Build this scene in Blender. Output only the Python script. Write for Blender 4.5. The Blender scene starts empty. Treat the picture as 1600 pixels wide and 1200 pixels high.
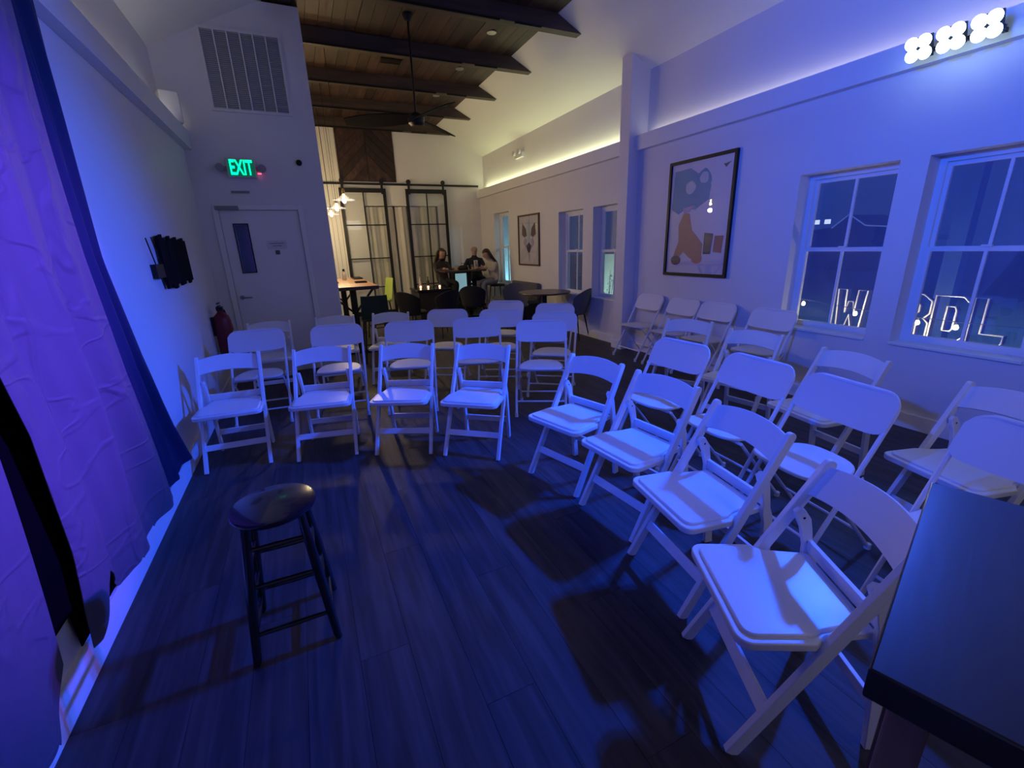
import bpy, math, random
from mathutils import Vector, Matrix
random.seed(7)
PI = math.pi
scn = bpy.context.scene
COL = scn.collection

# ------------------------------------------------------------------ camera
cam_d = bpy.data.cameras.new('camera')
cam_d.sensor_width = 36.0
cam_d.lens = 36.0 * 693.73 / 1600.0
cam_d.clip_start = 0.02
cam_d.clip_end = 200
cam = bpy.data.objects.new('camera', cam_d)
COL.objects.link(cam)
_r = Vector((0.90679413, -0.42035993, -0.0319676))
_u = Vector((0.15310909, 0.25773409, 0.95400773))
_f = Vector((0.39278749, 0.86998314, -0.29807269))
cam.matrix_world = Matrix(((_r.x, _u.x, -_f.x, 0.0), (_r.y, _u.y, -_f.y, 0.0), (_r.z, _u.z, -_f.z, 1.55), (0, 0, 0, 1)))
scn.camera = cam

# ------------------------------------------------------------------ world, exposure
w = bpy.data.worlds.new('night')
scn.world = w
w.use_nodes = True
w.node_tree.nodes['Background'].inputs[0].default_value = (0.012, 0.03, 0.09, 1)
w.node_tree.nodes['Background'].inputs[1].default_value = 0.6
scn.view_settings.view_transform = 'Standard'
scn.view_settings.look = 'None'
scn.view_settings.exposure = 0.64
scn.view_settings.gamma = 1.0
scn.view_settings.use_curve_mapping = False

# ------------------------------------------------------------------ lights of the room
def aim(o, tgt):
    d = Vector(tgt) - o.location
    o.rotation_euler = d.to_track_quat('-Z', 'Y').to_euler()

def spot(name, loc, tgt, power, col, angle, blend=0.5, rad=0.05):
    l = bpy.data.lights.new(name, 'SPOT')
    l.energy = power; l.color = col; l.spot_size = math.radians(angle); l.spot_blend = blend
    l.shadow_soft_size = rad
    o = bpy.data.objects.new(name, l); COL.objects.link(o)
    o.location = loc; aim(o, tgt)
    return o

def area(name, loc, tgt, power, col, sx, sy, rot=None):
    l = bpy.data.lights.new(name, 'AREA')
    l.shape = 'RECTANGLE'; l.size = sx; l.size_y = sy; l.energy = power; l.color = col
    o = bpy.data.objects.new(name, l); COL.objects.link(o)
    o.location = loc
    if rot: o.rotation_euler = rot
    else: aim(o, tgt)
    return o

def point(name, loc, power, col, rad=0.03):
    l = bpy.data.lights.new(name, 'POINT')
    l.energy = power; l.color = col; l.shadow_soft_size = rad
    o = bpy.data.objects.new(name, l); COL.objects.link(o); o.location = loc
    return o

BLUE = (0.0, 0.075, 1.0)
VIOLET = (0.20, 0.06, 1.0)
# stage heads of the bar on the right wall (the fixture itself is built further down)
HEADS = [(4.10, 2.10, 2.76), (4.10, 1.925, 2.765), (4.10, 1.75, 2.77)]
spot('stage_beam_blue', (4.02, 2.10, 2.755), (-0.9, 2.75, 0.15), 520, BLUE, 66, 1.0)
spot('stage_beam_deep', (4.02, 1.925, 2.76), (-0.9, 1.7, 0.1), 400, BLUE, 76, 0.9)
spot('stage_beam_violet', (4.02, 1.75, 2.765), (-0.93, 2.0, 1.40), 1900, VIOLET, 30, 1.0)
# the second bar, high beside the curtain and out of the picture, washes the window wall and chairs
spot('stage_wash_blue', (-0.62, 0.95, 2.75), (3.7, 2.7, 1.5), 180, BLUE, 96, 0.8)
spot('stage_wash_narrow', (-0.60, 1.15, 2.78), (4.38, 1.75, 2.75), 330, (0.0, 0.105, 1.0), 66, 1.0)
area('house_light_behind', (2.2, -1.3, 2.7), (1.2, 1.6, 0.5), 5, (1.0, 0.92, 0.84), 1.6, 0.5)
# warm LED tape in the coves of both side walls
WARM = (0.95, 0.98, 0.52)
area('cove_tape_right_back', (4.44, 8.35, 2.875), None, 9, WARM, 0.03, 5.5, rot=(PI, math.radians(8), 0))
area('cove_tape_right_front', (4.44, 2.2, 2.875), None, 2.2, (1.0, 0.93, 0.80), 0.03, 6.0, rot=(PI, math.radians(8), 0))
area('cove_tape_left', (-1.03, 3.0, 2.89), None, 3.5, (1.0, 0.93, 0.80), 0.03, 7.0, rot=(PI, -math.radians(8), 0))

# ------------------------------------------------------------------ materials
MATS = {}
def mat(name, col, rough=0.6, metal=0.0, var=0.0, vscale=8.0, bump=0.0, bscale=40.0, emis=None, estr=0.0, spec=None, trans=0.0, coat=0.0):
    if name in MATS: return MATS[name]
    m = bpy.data.materials.new(name); m.use_nodes = True
    nt = m.node_tree; b = nt.nodes['Principled BSDF']
    b.inputs['Base Color'].default_value = (*col, 1); b.inputs['Roughness'].default_value = rough
    b.inputs['Metallic'].default_value = metal
    if spec is not None: b.inputs['Specular IOR Level'].default_value = spec
    if coat: b.inputs['Coat Weight'].default_value = coat
    if trans: b.inputs['Transmission Weight'].default_value = trans
    if emis:
        b.inputs['Emission Color'].default_value = (*emis, 1); b.inputs['Emission Strength'].default_value = estr
    if var or bump:
        tc = nt.nodes.new('ShaderNodeTexCoord')
    if var:
        n = nt.nodes.new('ShaderNodeTexNoise'); n.inputs['Scale'].default_value = vscale; n.inputs['Detail'].default_value = 5
        nt.links.new(tc.outputs['Object'], n.inputs['Vector'])
        mx = nt.nodes.new('ShaderNodeMix'); mx.data_type = 'RGBA'
        mx.inputs[6].default_value = (*[c * (1 - var) for c in col], 1); mx.inputs[7].default_value = (*[min(1, c * (1 + var)) for c in col], 1)
        nt.links.new(n.outputs['Fac'], mx.inputs[0]); nt.links.new(mx.outputs[2], b.inputs['Base Color'])
    if bump:
        n2 = nt.nodes.new('ShaderNodeTexNoise'); n2.inputs['Scale'].default_value = bscale; n2.inputs['Detail'].default_value = 6
        nt.links.new(tc.outputs['Object'], n2.inputs['Vector'])
        bp = nt.nodes.new('ShaderNodeBump'); bp.inputs['Strength'].default_value = bump; bp.inputs['Distance'].default_value = 0.01
        nt.links.new(n2.outputs['Fac'], bp.inputs['Height']); nt.links.new(bp.outputs['Normal'], b.inputs['Normal'])
    MATS[name] = m
    return m

def wood_mat(name, c1, c2, rough=0.5, scale=(3.0, 30.0, 30.0), bump=0.15, perobj=0.5, coat=0.0):
    if name in MATS: return MATS[name]
    m = bpy.data.materials.new(name); m.use_nodes = True
    nt = m.node_tree; b = nt.nodes['Principled BSDF']; b.inputs['Roughness'].default_value = rough
    if coat: b.inputs['Coat Weight'].default_value = coat; b.inputs['Coat Roughness'].default_value = 0.25
    tc = nt.nodes.new('ShaderNodeTexCoord'); mp = nt.nodes.new('ShaderNodeMapping'); mp.inputs['Scale'].default_value = scale
    oi = nt.nodes.new('ShaderNodeObjectInfo')
    ml = nt.nodes.new('ShaderNodeVectorMath'); ml.operation = 'SCALE'; ml.inputs[0].default_value = (17, 31, 23)
    nt.links.new(oi.outputs['Random'], ml.inputs['Scale'])
    ad = nt.nodes.new('ShaderNodeVectorMath'); ad.operation = 'ADD'
    nt.links.new(tc.outputs['Object'], mp.inputs['Vector']); nt.links.new(mp.outputs[0], ad.inputs[0]); nt.links.new(ml.outputs[0], ad.inputs[1])
    n = nt.nodes.new('ShaderNodeTexNoise'); n.inputs['Scale'].default_value = 1.0; n.inputs['Detail'].default_value = 8; n.inputs['Distortion'].default_value = 0.6
    nt.links.new(ad.outputs[0], n.inputs['Vector'])
    rp = nt.nodes.new('ShaderNodeValToRGB'); rp.color_ramp.elements[0].position = 0.32; rp.color_ramp.elements[1].position = 0.72
    rp.color_ramp.elements[0].color = (*c1, 1); rp.color_ramp.elements[1].color = (*c2, 1)
    nt.links.new(n.outputs['Fac'], rp.inputs[0])
    hs = nt.nodes.new('ShaderNodeHueSaturation')
    mr = nt.nodes.new('ShaderNodeMapRange'); mr.inputs[3].default_value = 1 - perobj; mr.inputs[4].default_value = 1 + perobj
    nt.links.new(oi.outputs['Random'], mr.inputs[0]); nt.links.new(mr.outputs[0], hs.inputs['Value']); nt.links.new(rp.outputs[0], hs.inputs['Color'])
    nt.links.new(hs.outputs[0], b.inputs['Base Color'])
    bp = nt.nodes.new('ShaderNodeBump'); bp.inputs['Strength'].default_value = bump; bp.inputs['Distance'].default_value = 0.004
    nt.links.new(n.outputs['Fac'], bp.inputs['Height']); nt.links.new(bp.outputs['Normal'], b.inputs['Normal'])
    MATS[name] = m
    return m

def glass_mat(name, tint=(1, 1, 1), rough=0.0, ior=1.5, glare_haze=0.0):
    m = bpy.data.materials.new(name); m.use_nodes = True
    nt = m.node_tree; nt.nodes.clear()
    o = nt.nodes.new('ShaderNodeOutputMaterial'); t = nt.nodes.new('ShaderNodeBsdfTransparent'); t.inputs[0].default_value = (*tint, 1)
    g = nt.nodes.new('ShaderNodeBsdfGlossy'); g.inputs['Roughness'].default_value = rough
    fr = nt.nodes.new('ShaderNodeFresnel')
    ge = nt.nodes.new('ShaderNodeNewGeometry'); mr = nt.nodes.new('ShaderNodeMapRange')
    mr.inputs[3].default_value = ior; mr.inputs[4].default_value = 1/ior
    nt.links.new(ge.outputs['Backfacing'], mr.inputs[0]); nt.links.new(mr.outputs[0], fr.inputs[0])
    mx = nt.nodes.new('ShaderNodeMixShader')
    nt.links.new(fr.outputs[0], mx.inputs[0]); nt.links.new(t.outputs[0], mx.inputs[1]); nt.links.new(g.outputs[0], mx.inputs[2])
    if glare_haze:
        df = nt.nodes.new('ShaderNodeBsdfDiffuse'); df.inputs[0].default_value = (0.4, 0.5, 0.9, 1)  # bluish veil painted into the glass: glare on panes, frosting on shades
        m2 = nt.nodes.new('ShaderNodeMixShader'); m2.inputs[0].default_value = glare_haze
        nt.links.new(mx.outputs[0], m2.inputs[1]); nt.links.new(df.outputs[0], m2.inputs[2]); nt.links.new(m2.outputs[0], o.inputs[0])
    else: nt.links.new(mx.outputs[0], o.inputs[0])
    MATS[name] = m
    return m

M_wall = mat('wall_paint', (0.74, 0.73, 0.74), 0.55, var=0.03, vscale=2, bump=0.05, bscale=120)
M_ceil = mat('ceiling_paint', (0.78, 0.78, 0.76), 0.8, var=0.02, vscale=1.5)
M_trim = mat('trim_paint', (0.80, 0.80, 0.80), 0.4, var=0.02, vscale=5)
M_floor = wood_mat('floor_dark_oak', (0.026, 0.023, 0.028), (0.075, 0.066, 0.078), 0.60, scale=(26, 1.8, 6), bump=0.2, perobj=0.08)
M_gap = mat('floor_underlay', (0.006, 0.005, 0.006), 0.8)
M_board = wood_mat('ceiling_board_wood', (0.020, 0.011, 0.010), (0.070, 0.034, 0.028), 0.55, scale=(12, 1.6, 6), perobj=0.45)
M_beam = wood_mat('beam_wood', (0.034, 0.024, 0.021), (0.08, 0.055, 0.046), 0.6, scale=(1.5, 14, 14), perobj=0.1)
M_chair = mat('white_resin', (0.82, 0.82, 0.84), 0.38, var=0.02, vscale=6)
M_pad = mat('white_vinyl', (0.83, 0.82, 0.85), 0.32, bump=0.03, bscale=90)
M_mchair = mat('white_enamel_steel', (0.80, 0.79, 0.82), 0.35, metal=0.0)
M_mseat = mat('ivory_plastic_seat', (0.78, 0.75, 0.74), 0.45, bump=0.03, bscale=200)
M_capm = mat('white_rubber_cap', (0.7, 0.7, 0.7), 0.6)
M_bolt = mat('dark_bolt', (0.03, 0.03, 0.04), 0.4, metal=0.8)
M_black = mat('black_metal', (0.012, 0.012, 0.013), 0.45, metal=0.3)
M_matblack = mat('matt_black', (0.006, 0.006, 0.009), 0.9, spec=0.1)
M_blackpaint = mat('black_lacquer_wood', (0.010, 0.010, 0.013), 0.22, coat=0.4)
M_darkfab = mat('dark_fabric', (0.012, 0.012, 0.018), 0.9, var=0.2, vscale=30, bump=0.2, bscale=200)
M_greyfab = mat('grey_fabric', (0.10, 0.10, 0.12), 0.85, var=0.15, vscale=30, bump=0.2, bscale=200)
M_glass = glass_mat('window_glass', (0.93, 0.95, 0.96), 0.0, 1.6, glare_haze=0.16)
M_dglass = glass_mat('door_glass', (0.95, 0.96, 0.95), 0.02, 1.45)
M_pglass = glass_mat('picture_glass', (1, 1, 1), 0.0, 1.5)

# ------------------------------------------------------------------ mesh helpers
class MB:
    def __init__(s): s.v = []; s.f = []; s.mi = []; s.sm = []
    def add(s, vs, fs, mi=0, smooth=False):
        o = len(s.v); s.v += [tuple(p) for p in vs]
        for f in fs: s.f.append(tuple(i + o for i in f)); s.mi.append(mi); s.sm.append(smooth)
        return s
    def box(s, x0, x1, y0, y1, z0, z1, mi=0):
        vs = [(x0,y0,z0),(x1,y0,z0),(x1,y1,z0),(x0,y1,z0),(x0,y0,z1),(x1,y0,z1),(x1,y1,z1),(x0,y1,z1)]
        return s.add(vs, [(0,3,2,1),(4,5,6,7),(0,1,5,4),(1,2,6,5),(2,3,7,6),(3,0,4,7)], mi)
    def cbox(s, c, d, mi=0, rot=None):
        hx, hy, hz = d[0]/2, d[1]/2, d[2]/2
        vs = [Vector(p) for p in ((-hx,-hy,-hz),(hx,-hy,-hz),(hx,hy,-hz),(-hx,hy,-hz),(-hx,-hy,hz),(hx,-hy,hz),(hx,hy,hz),(-hx,hy,hz))]
        if rot is not None: vs = [rot @ p for p in vs]
        vs = [p + Vector(c) for p in vs]
        return s.add(vs, [(0,3,2,1),(4,5,6,7),(0,1,5,4),(1,2,6,5),(2,3,7,6),(3,0,4,7)], mi)
    def section(s, pts2, path, ax, mi=0, smooth=False):
        """sweep the closed 2-D section along a path; ax = fixed side direction"""
        n = len(pts2); ax = Vector(ax).normalized(); path = [Vector(p) for p in path]; rings = []
        for i, p in enumerate(path):
            a = path[max(0, i-1)]; b = path[min(len(path)-1, i+1)]; t = (b-a).normalized()
            side = (ax - t*ax.dot(t)).normalized(); up = t.cross(side)
            rings.append([p + side*q[0] + up*q[1] for q in pts2])
        vs = [q for r in rings for q in r]; fs = []
        for i in range(len(path)-1):
            for k in range(n):
                fs.append((i*n+k, i*n+(k+1)%n, (i+1)*n+(k+1)%n, (i+1)*n+k))
        fs.append(tuple(range(n))[::-1]); fs.append(tuple((len(path)-1)*n+k for k in range(n)))
        return s.add(vs, fs, mi, smooth)
    def bar(s, p0, p1, wd, th, ax=(1,0,0), mi=0):
        return s.section([(-wd/2,-th/2),(wd/2,-th/2),(wd/2,th/2),(-wd/2,th/2)], [p0, p1], ax, mi)
    def tube(s, path, r, n=8, mi=0, closed=False):
        path = [Vector(p) for p in path]; m = len(path); vs = []; fs = []
        up = None
        for i, p in enumerate(path):
            if closed: t = (path[(i+1)%m]-path[i-1]).normalized()
            else: t = (path[min(m-1,i+1)]-path[max(0,i-1)]).normalized()
            if up is None:
                up = Vector((0,0,1)) if abs(t.z) < 0.9 else Vector((1,0,0))
            sd = t.cross(up)
            if sd.length < 1e-5: sd = t.cross(Vector((0.3,1,0.2)))
            sd.normalize(); up = sd.cross(t).normalized()
            rr = r[i] if isinstance(r, (list, tuple)) else r
            for k in range(n):
                a = 2*PI*k/n; vs.append(p + sd*math.cos(a)*rr + up*math.sin(a)*rr)
        for i in range(m if closed else m-1):
            j = (i+1) % m
            for k in range(n): fs.append((i*n+k, i*n+(k+1)%n, j*n+(k+1)%n, j*n+k))
        if not closed:
            fs.append(tuple(range(n))[::-1]); fs.append(tuple((m-1)*n+k for k in range(n)))
        return s.add(vs, fs, mi, True)
    def lathe(s, prof, c=(0,0,0), n=24, mi=0):
        vs = []; fs = []; m = len(prof)
        for r, z in prof:
            for k in range(n):
                a = 2*PI*k/n; vs.append((c[0]+r*math.cos(a), c[1]+r*math.sin(a), c[2]+z))
        for i in range(m-1):
            for k in range(n): fs.append((i*n+k, i*n+(k+1)%n, (i+1)*n+(k+1)%n, (i+1)*n+k))
        fs.append(tuple(range(n))[::-1]); fs.append(tuple((m-1)*n+k for k in range(n)))
        return s.add(vs, fs, mi, True)
    def prism(s, poly, z0, z1, fn=lambda x, y, z: (x, y, z), mi=0):
        n = len(poly); vs = [fn(x, y, z0) for x, y in poly] + [fn(x, y, z1) for x, y in poly]
        fs = [tuple(range(n))[::-1], tuple(range(n, 2*n))] + [(k, (k+1)%n, n+(k+1)%n, n+k) for k in range(n)]
        return s.add(vs, fs, mi)
    def grid(s, fn, nu, nv, mi=0, th=None):
        vs = [fn(i/nu, j/nv) for i in range(nu+1) for j in range(nv+1)]
        fs = [(i*(nv+1)+j, (i+1)*(nv+1)+j, (i+1)*(nv+1)+j+1, i*(nv+1)+j+1) for i in range(nu) for j in range(nv)]
        if th is None: return s.add(vs, fs, mi, True)
        th = Vector(th); n = len(vs); vs2 = [Vector(v)+th for v in vs]
        fs2 = [tuple(i+n for i in f[::-1]) for f in fs]
        rim = [i*(nv+1) for i in range(nu+1)] + [nu*(nv+1)+j for j in range(1, nv+1)] + [i*(nv+1)+nv for i in range(nu-1, -1, -1)] + [j for j in range(nv-1, 0, -1)]
        fr = [(rim[k], rim[k-1], rim[k-1]+n, rim[k]+n) for k in range(len(rim))]
        return s.add(list(vs)+vs2, fs+fs2+fr, mi, True)
    def build(s, name, mats, parent=None, bevel=0.0, seg=2, autosmooth=True):
        me = bpy.data.meshes.new(name); me.from_pydata(s.v, [], s.f)
        if not isinstance(mats, (list, tuple)): mats = [mats]
        for m in mats: me.materials.append(m)
        me.polygons.foreach_set('material_index', s.mi)
        me.polygons.foreach_set('use_smooth', [x or bevel > 0 for x in s.sm])
        me.update()
        import bmesh
        bm = bmesh.new(); bm.from_mesh(me); bmesh.ops.recalc_face_normals(bm, faces=bm.faces)
        for e in bm.edges:
            if len(e.link_faces) == 2 and e.calc_face_angle(0) > math.radians(38): e.smooth = False
        bm.to_mesh(me); bm.free()
        o = bpy.data.objects.new(name, me); COL.objects.link(o)
        if parent: o.parent = parent
        if bevel:
            b = o.modifiers.new('bevel', 'BEVEL'); b.width = bevel; b.segments = seg; b.limit_method = 'ANGLE'; b.angle_limit = math.radians(40)
            b.harden_normals = False
        return o

def empty(name, loc=(0,0,0), rz=0.0, label=None, cat=None, group=None, kind=None):
    o = bpy.data.objects.new(name, None); COL.objects.link(o); o.location = loc; o.rotation_euler = (0, 0, rz)
    o.empty_display_size = 0.1
    tag(o, label, cat, group, kind)
    return o

def tag(o, label=None, cat=None, group=None, kind=None):
    if label: o['label'] = label
    if cat: o['category'] = cat
    if group: o['group'] = group
    if kind: o['kind'] = kind
    return o

KIDS = {}
def copy_tree(o, parent=None):
    c = o.copy(); COL.objects.link(c); c.parent = parent
    for ch in list(o.children): copy_tree(ch, c)
    return c

def struct(o): o['kind'] = 'structure'; return o

# ------------------------------------------------------------------ room shell
XL, XR, YB, YF, YP = -0.975, 4.38, 11.30, -1.6, 6.55
ZC = 4.24
XPL, XPR = 0.06, 3.34                       # edges of the flat boarded ceiling
# floor with planks
fl = struct(MB().box(-1.5, 4.75, YF-0.3, YB+0.3, -0.06, -0.012).build('floor', M_gap))
pl_mesh = {}
pw, plen = 0.192, 1.62
n = 0
for i in range(29):
    x0 = XL - 0.005 + i*pw
    off = (i*0.618 % 1.0) * plen
    y = YF - off
    while y < YB:
        y0, y1 = max(y, YF), min(y+plen, YB)
        wdt = min(pw, XR+0.02-x0)
        if y1 - y0 > 0.03 and wdt > 0.02:
            key = (round(wdt,3), round(y1-y0, 3))
            if key not in pl_mesh:
                o = MB().box(0.0007, key[0]-0.0007, 0.0007, key[1]-0.0007, -0.012, 0.0).build('floor_plank', M_floor, fl)
                pl_mesh[key] = o.data
            else:
                o = bpy.data.objects.new('floor_plank', pl_mesh[key]); COL.objects.link(o); o.parent = fl
            o.location = (x0, y0, 0)
            n += 1
        y += plen

# right wall with openings
OPEN = [(2.19, 2.98, 0.67, 2.09), (1.21, 2.00, 0.67, 2.09), (5.54, 6.33, 0.67, 2.09), (6.62, 7.41, 0.67, 2.09), (9.58, 10.42, 0.67, 2.28)]
def wall_with_holes(name, x0, x1, ya, yb, za, zb, holes):
    mb = MB(); ys = sorted(holes); y = ya
    for (h0, h1, z0, z1) in ys:
        mb.box(x0, x1, y, h0, za, zb); mb.box(x0, x1, h0, h1, za, z0); mb.box(x0, x1, h0, h1, z1, zb); y = h1
    mb.box(x0, x1, y, yb, za, zb)
    return mb
struct(wall_with_holes('wall_right', XR, XR+0.22, YF, YB, -0.02, 2.75, OPEN).build('wall_right', M_wall))
struct(MB().box(4.50, 4.62, YF, YB, 2.75, 3.72).build('wall_right', M_wall)).name = 'wall_right_upper'
struct(MB().box(4.30, 4.40, YF, YB, 2.70, 2.88).build('trim_1', M_trim))            # lip of the cove
struct(MB().box(4.38, 4.52, YF, YB, 2.70, 2.76).build('trim_2', M_trim))            # its shelf
struct(MB().box(4.355, 4.40, YF, 5.28, 0, 0.12).box(4.355, 4.40, 5.48, YB, 0, 0.12).build('baseboard_right', M_trim))
struct(MB().box(4.20, 4.50, 5.28, 5.48, 0, 3.83).build('trim_3', M_wall))           # pilaster
struct(MB().box(4.185, 4.21, 5.265, 5.495, 0, 0.12).build('trim_4', M_trim))
# left wall
struct(MB().box(XL-0.12, XL, YF, YP, -0.02, 2.75).build('wall_left', M_wall))
struct(MB().box(-1.22, -1.10, YF, YP, 2.75, 3.72).build('wall_left_upper', M_wall))
struct(MB().box(XL-0.02, -0.90, YF, YP, 2.69, 2.88).build('trim_5', M_trim))
struct(MB().box(-1.12, XL, YF, YP, 2.70, 2.78).build('trim_6', M_trim))
struct(MB().box(XL, XL+0.016, YF, YP, 0, 0.145).build('baseboard_left', M_trim))
# partition with the exit door
DX0, DX1, DZ = -0.775, 0.085, 2.06
pt = MB().box(-1.22, DX0, YP, YP+0.14, -0.02, 4.22).box(DX1, 0.43, YP, YP+0.14, -0.02, 4.22).box(DX0, DX1, YP, YP+0.14, DZ, 4.22)
struct(pt.build('wall_partition', M_wall))
struct(MB().box(XL+0.016, DX0-0.06, YP-0.016, YP+0.01, 0, 0.12).box(DX1+0.06, 0.43, YP-0.016, YP+0.01, 0, 0.12).build('baseboard_partition', M_trim))
# side of the hidden bar room left of the partition, back wall with the sliding-door opening, front wall
struct(MB().box(-1.22, -1.10, YP+0.14, YB, -0.02, 4.3).build('wall_bar_side', M_wall))
BX0, BX1, BZ = 1.55, 3.28, 2.52
bw = MB().box(-1.22, BX0, YB, YB+0.14, -0.02, 4.3).box(BX1, 4.62, YB, YB+0.14, -0.02, 4.3).box(BX0, BX1, YB, YB+0.14, BZ, 4.3)
struct(bw.build('wall_back', M_wall))
struct(MB().box(1.3, 3.6, YB+0.9, YB+1.0, 0, 2.8).box(1.3, 1.4, YB+0.14, YB+0.9, 0, 2.8).box(3.5, 3.6, YB+0.14, YB+0.9, 0, 2.8).box(1.3,3.6,YB+0.14,YB+1,2.8,2.9).build('wall_closet', M_wall))
struct(MB().box(-1.22, 4.62, YF-0.12, YF, -0.02, 4.4).build('wall_front', M_wall))
# white sloping ceiling both sides
sl = MB()
for (xa, xb) in ((4.50, XPR), (-1.10, XPL)):
    za, zb = 3.66, ZC
    d = 0.25 if xa > 0 else -0.25
    xo = xa + d; zo = za - 0.125
    sl.add([(xo,YF,zo),(xb,YF,zb),(xb,YB,zb),(xo,YB,zo),(xo,YF,zo+.1),(xb,YF,zb+.1),(xb,YB,zb+.1),(xo,YB,zo+.1)],
           [(0,1,2,3),(4,7,6,5),(0,4,5,1),(1,5,6,2),(2,6,7,3),(3,7,4,0)])
struct(sl.build('ceiling', M_ceil))
cw = struct(MB().box(XPL-0.1, XPR+0.1, YF, YB, ZC+0.02, ZC+0.1).build('ceiling_deck', M_beam))
BEAMS = [2.98, 4.38, 5.72, 7.09, 8.46, 9.83, 11.22]
bm_w = 0.13
def beam_mb():
    # horizontal beam whose ends run into the slope
    zb, zt = 4.07, ZC+0.02
    xr_b, xr_t = XPR+ (ZC-zb)*2.0+0.02, XPR-0.02
    xl_b, xl_t = XPL-(ZC-zb)*2.0-0.02, XPL+0.02
    mb = MB()
    poly = [(xl_b, zb), (xr_b, zb), (xr_t, zt), (xl_t, zt)]
    mb.prism(poly, -bm_w/2, bm_w/2, lambda x, z, y: (x, y, z))
    return mb
for i, y in enumerate(BEAMS):
    b = beam_mb().build('ceiling_beam', M_beam, bevel=0.006)
    b.location = (0, y, 0); b['kind'] = 'structure'
    tr = MB().box(0.35, 2.55, -bm_w/2-0.012, -bm_w/2+0.012, 4.05, 4.075).box(2.75, 3.10, -bm_w/2-0.012, -bm_w/2+0.012, 4.05, 4.075).build('light_track', M_black, b)
nb = 22; bwid = (XPR-XPL)/nb
for j in range(len(BEAMS)-1):
    y0 = BEAMS[j]+bm_w/2; y1 = BEAMS[j+1]-bm_w/2
    src = None
    for i in range(nb):
        if src is None:
            o = MB().box(0.002, bwid-0.002, 0, y1-y0, 0, 0.02).build('ceiling_board', M_board, cw); src = o.data
        else:
            o = bpy.data.objects.new('ceiling_board', src); COL.objects.link(o); o.parent = cw
        o.location = (XPL + i*bwid, y0, ZC + random.uniform(-0.004, 0.004))
bn = MB().box(XPL, XPR, YF, BEAMS[0]-bm_w/2, ZC, ZC+0.02).build('near_boarding', M_board, cw)

# crown of the back wall: timber feature, white vertical boards
wp = struct(MB().box(1.10, 2.33, YB-0.02, YB, 3.03, 4.24).build('trim_7', M_gap)); wp.name = 'trim_wood_feature'
# diagonal boards
import bmesh
def clip_poly(poly, x0, x1, z0, z1):
    def clip(p, inside, inter):
        out = []
        for i in range(len(p)):
            a, b = p[i-1], p[i]
            ia, ib = inside(a), inside(b)
            if ia and ib: out.append(b)
            elif ia and not ib: out.append(inter(a, b))
            elif ib and not ia: out.append(inter(a, b)); out.append(b)
        return out
    def ix(v): return lambda a, b: (v, a[1]+(b[1]-a[1])*(v-a[0])/(b[0]-a[0]))
    def iz(v): return lambda a, b: (a[0]+(b[0]-a[0])*(v-a[1])/(b[1]-a[1]), v)
    for ins, it in ((lambda p: p[0] >= x0, ix(x0)), (lambda p: p[0] <= x1, ix(x1)), (lambda p: p[1] >= z0, iz(z0)), (lambda p: p[1] <= z1, iz(z1))):
        poly = clip(poly, ins, it)
        if len(poly) < 3: return []
    return poly
for k in range(-6, 16):
    w2 = 0.15
    for half in (0, 1):
        xa, xb = (1.11, 1.715) if half == 0 else (1.725, 2.32)
        s = 1 if half == 0 else -1
        base = 2.6 + k*w2*1.35
        xm = 1.72
        pts = [(xm - 0.8*s*(-1 if s<0 else 1)*0 - (0.8 if s>0 else -0.8), base-0.8), (xm, base), (xm, base+w2*1.3), (xm-(0.8 if s>0 else -0.8), base-0.8+w2*1.3)]
        pc = clip_poly(pts, xa, xb, 3.04, 4.20)
        if len(pc) >= 3:
            MB().prism(pc, YB-0.036-random.uniform(0, .006), YB-0.02, lambda x, z, y: (x, y, z)).build('feature_board', M_board, wp)
sb = struct(MB().box(0.62, 1.09, YB-0.015, YB, 0.0, 4.2).build('trim_8', M_gap)); sb.name = 'trim_vertical_boarding'
for i in range(5):
    MB().box(0.625+i*0.093, 0.625+(i+1)*0.093-0.006, YB-0.032, YB-0.012, 0, 4.2).build('white_board', M_ceil, sb)

# ------------------------------------------------------------------ windows
def window(idx, y0, y1, z0, z1, dark=None):
    r = empty('window_%d' % idx, (XR+0.17, (y0+y1)/2, z0), kind='structure')
    W = y1-y0; Hh = z1-z0; hw = W/2
    fr = MB()
    fr.box(-0.02, 0.05, -hw, -hw+0.045, 0, Hh).box(-0.02, 0.05, hw-0.045, hw, 0, Hh).box(-0.02, 0.05, -hw+0.045, hw-0.045, Hh-0.045, Hh).box(-0.02, 0.05, -hw+0.045, hw-0.045, 0, 0.03)
    fr.build('window_frame', M_trim, r)
    zm = Hh*0.515
    for nm, za, zb, xo in (('upper_sash', zm, Hh-0.045, 0.02), ('lower_sash', 0.03, zm+0.03, -0.012)):
        s = MB(); a, b = -hw+0.045, hw-0.045
        s.box(xo-0.014, xo+0.014, a, a+0.028, za, zb).box(xo-0.014, xo+0.014, b-0.028, b, za, zb)
        s.box(xo-0.014, xo+0.014, a+0.028, b-0.028, za, za+0.035).box(xo-0.014, xo+0.014, a+0.028, b-0.028, zb-0.032, zb)
        s.box(xo-0.010, xo+0.010, -0.010, 0.010, za+0.035, zb-0.032)
        so = s.build(nm, M_trim, r)
        for (pa, pb) in ((a+0.028, -0.010), (0.010, b-0.028)):
            MB().box(xo-0.003, xo+0.003, pa, pb, za+0.035, zb-0.032).build('pane', M_glass, so)
    MB().box(-0.17-0.018, -0.02, -hw, hw, -0.012, 0.012).build('sill', M_trim, r, bevel=0.004)
    lk = MB().box(-0.04, -0.014, -0.03, 0.03, zm+0.03, zm+0.045).build('sash_lock', M_trim, r)
    return r
for i, o_ in enumerate(OPEN): window(i+1, *o_)

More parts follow.
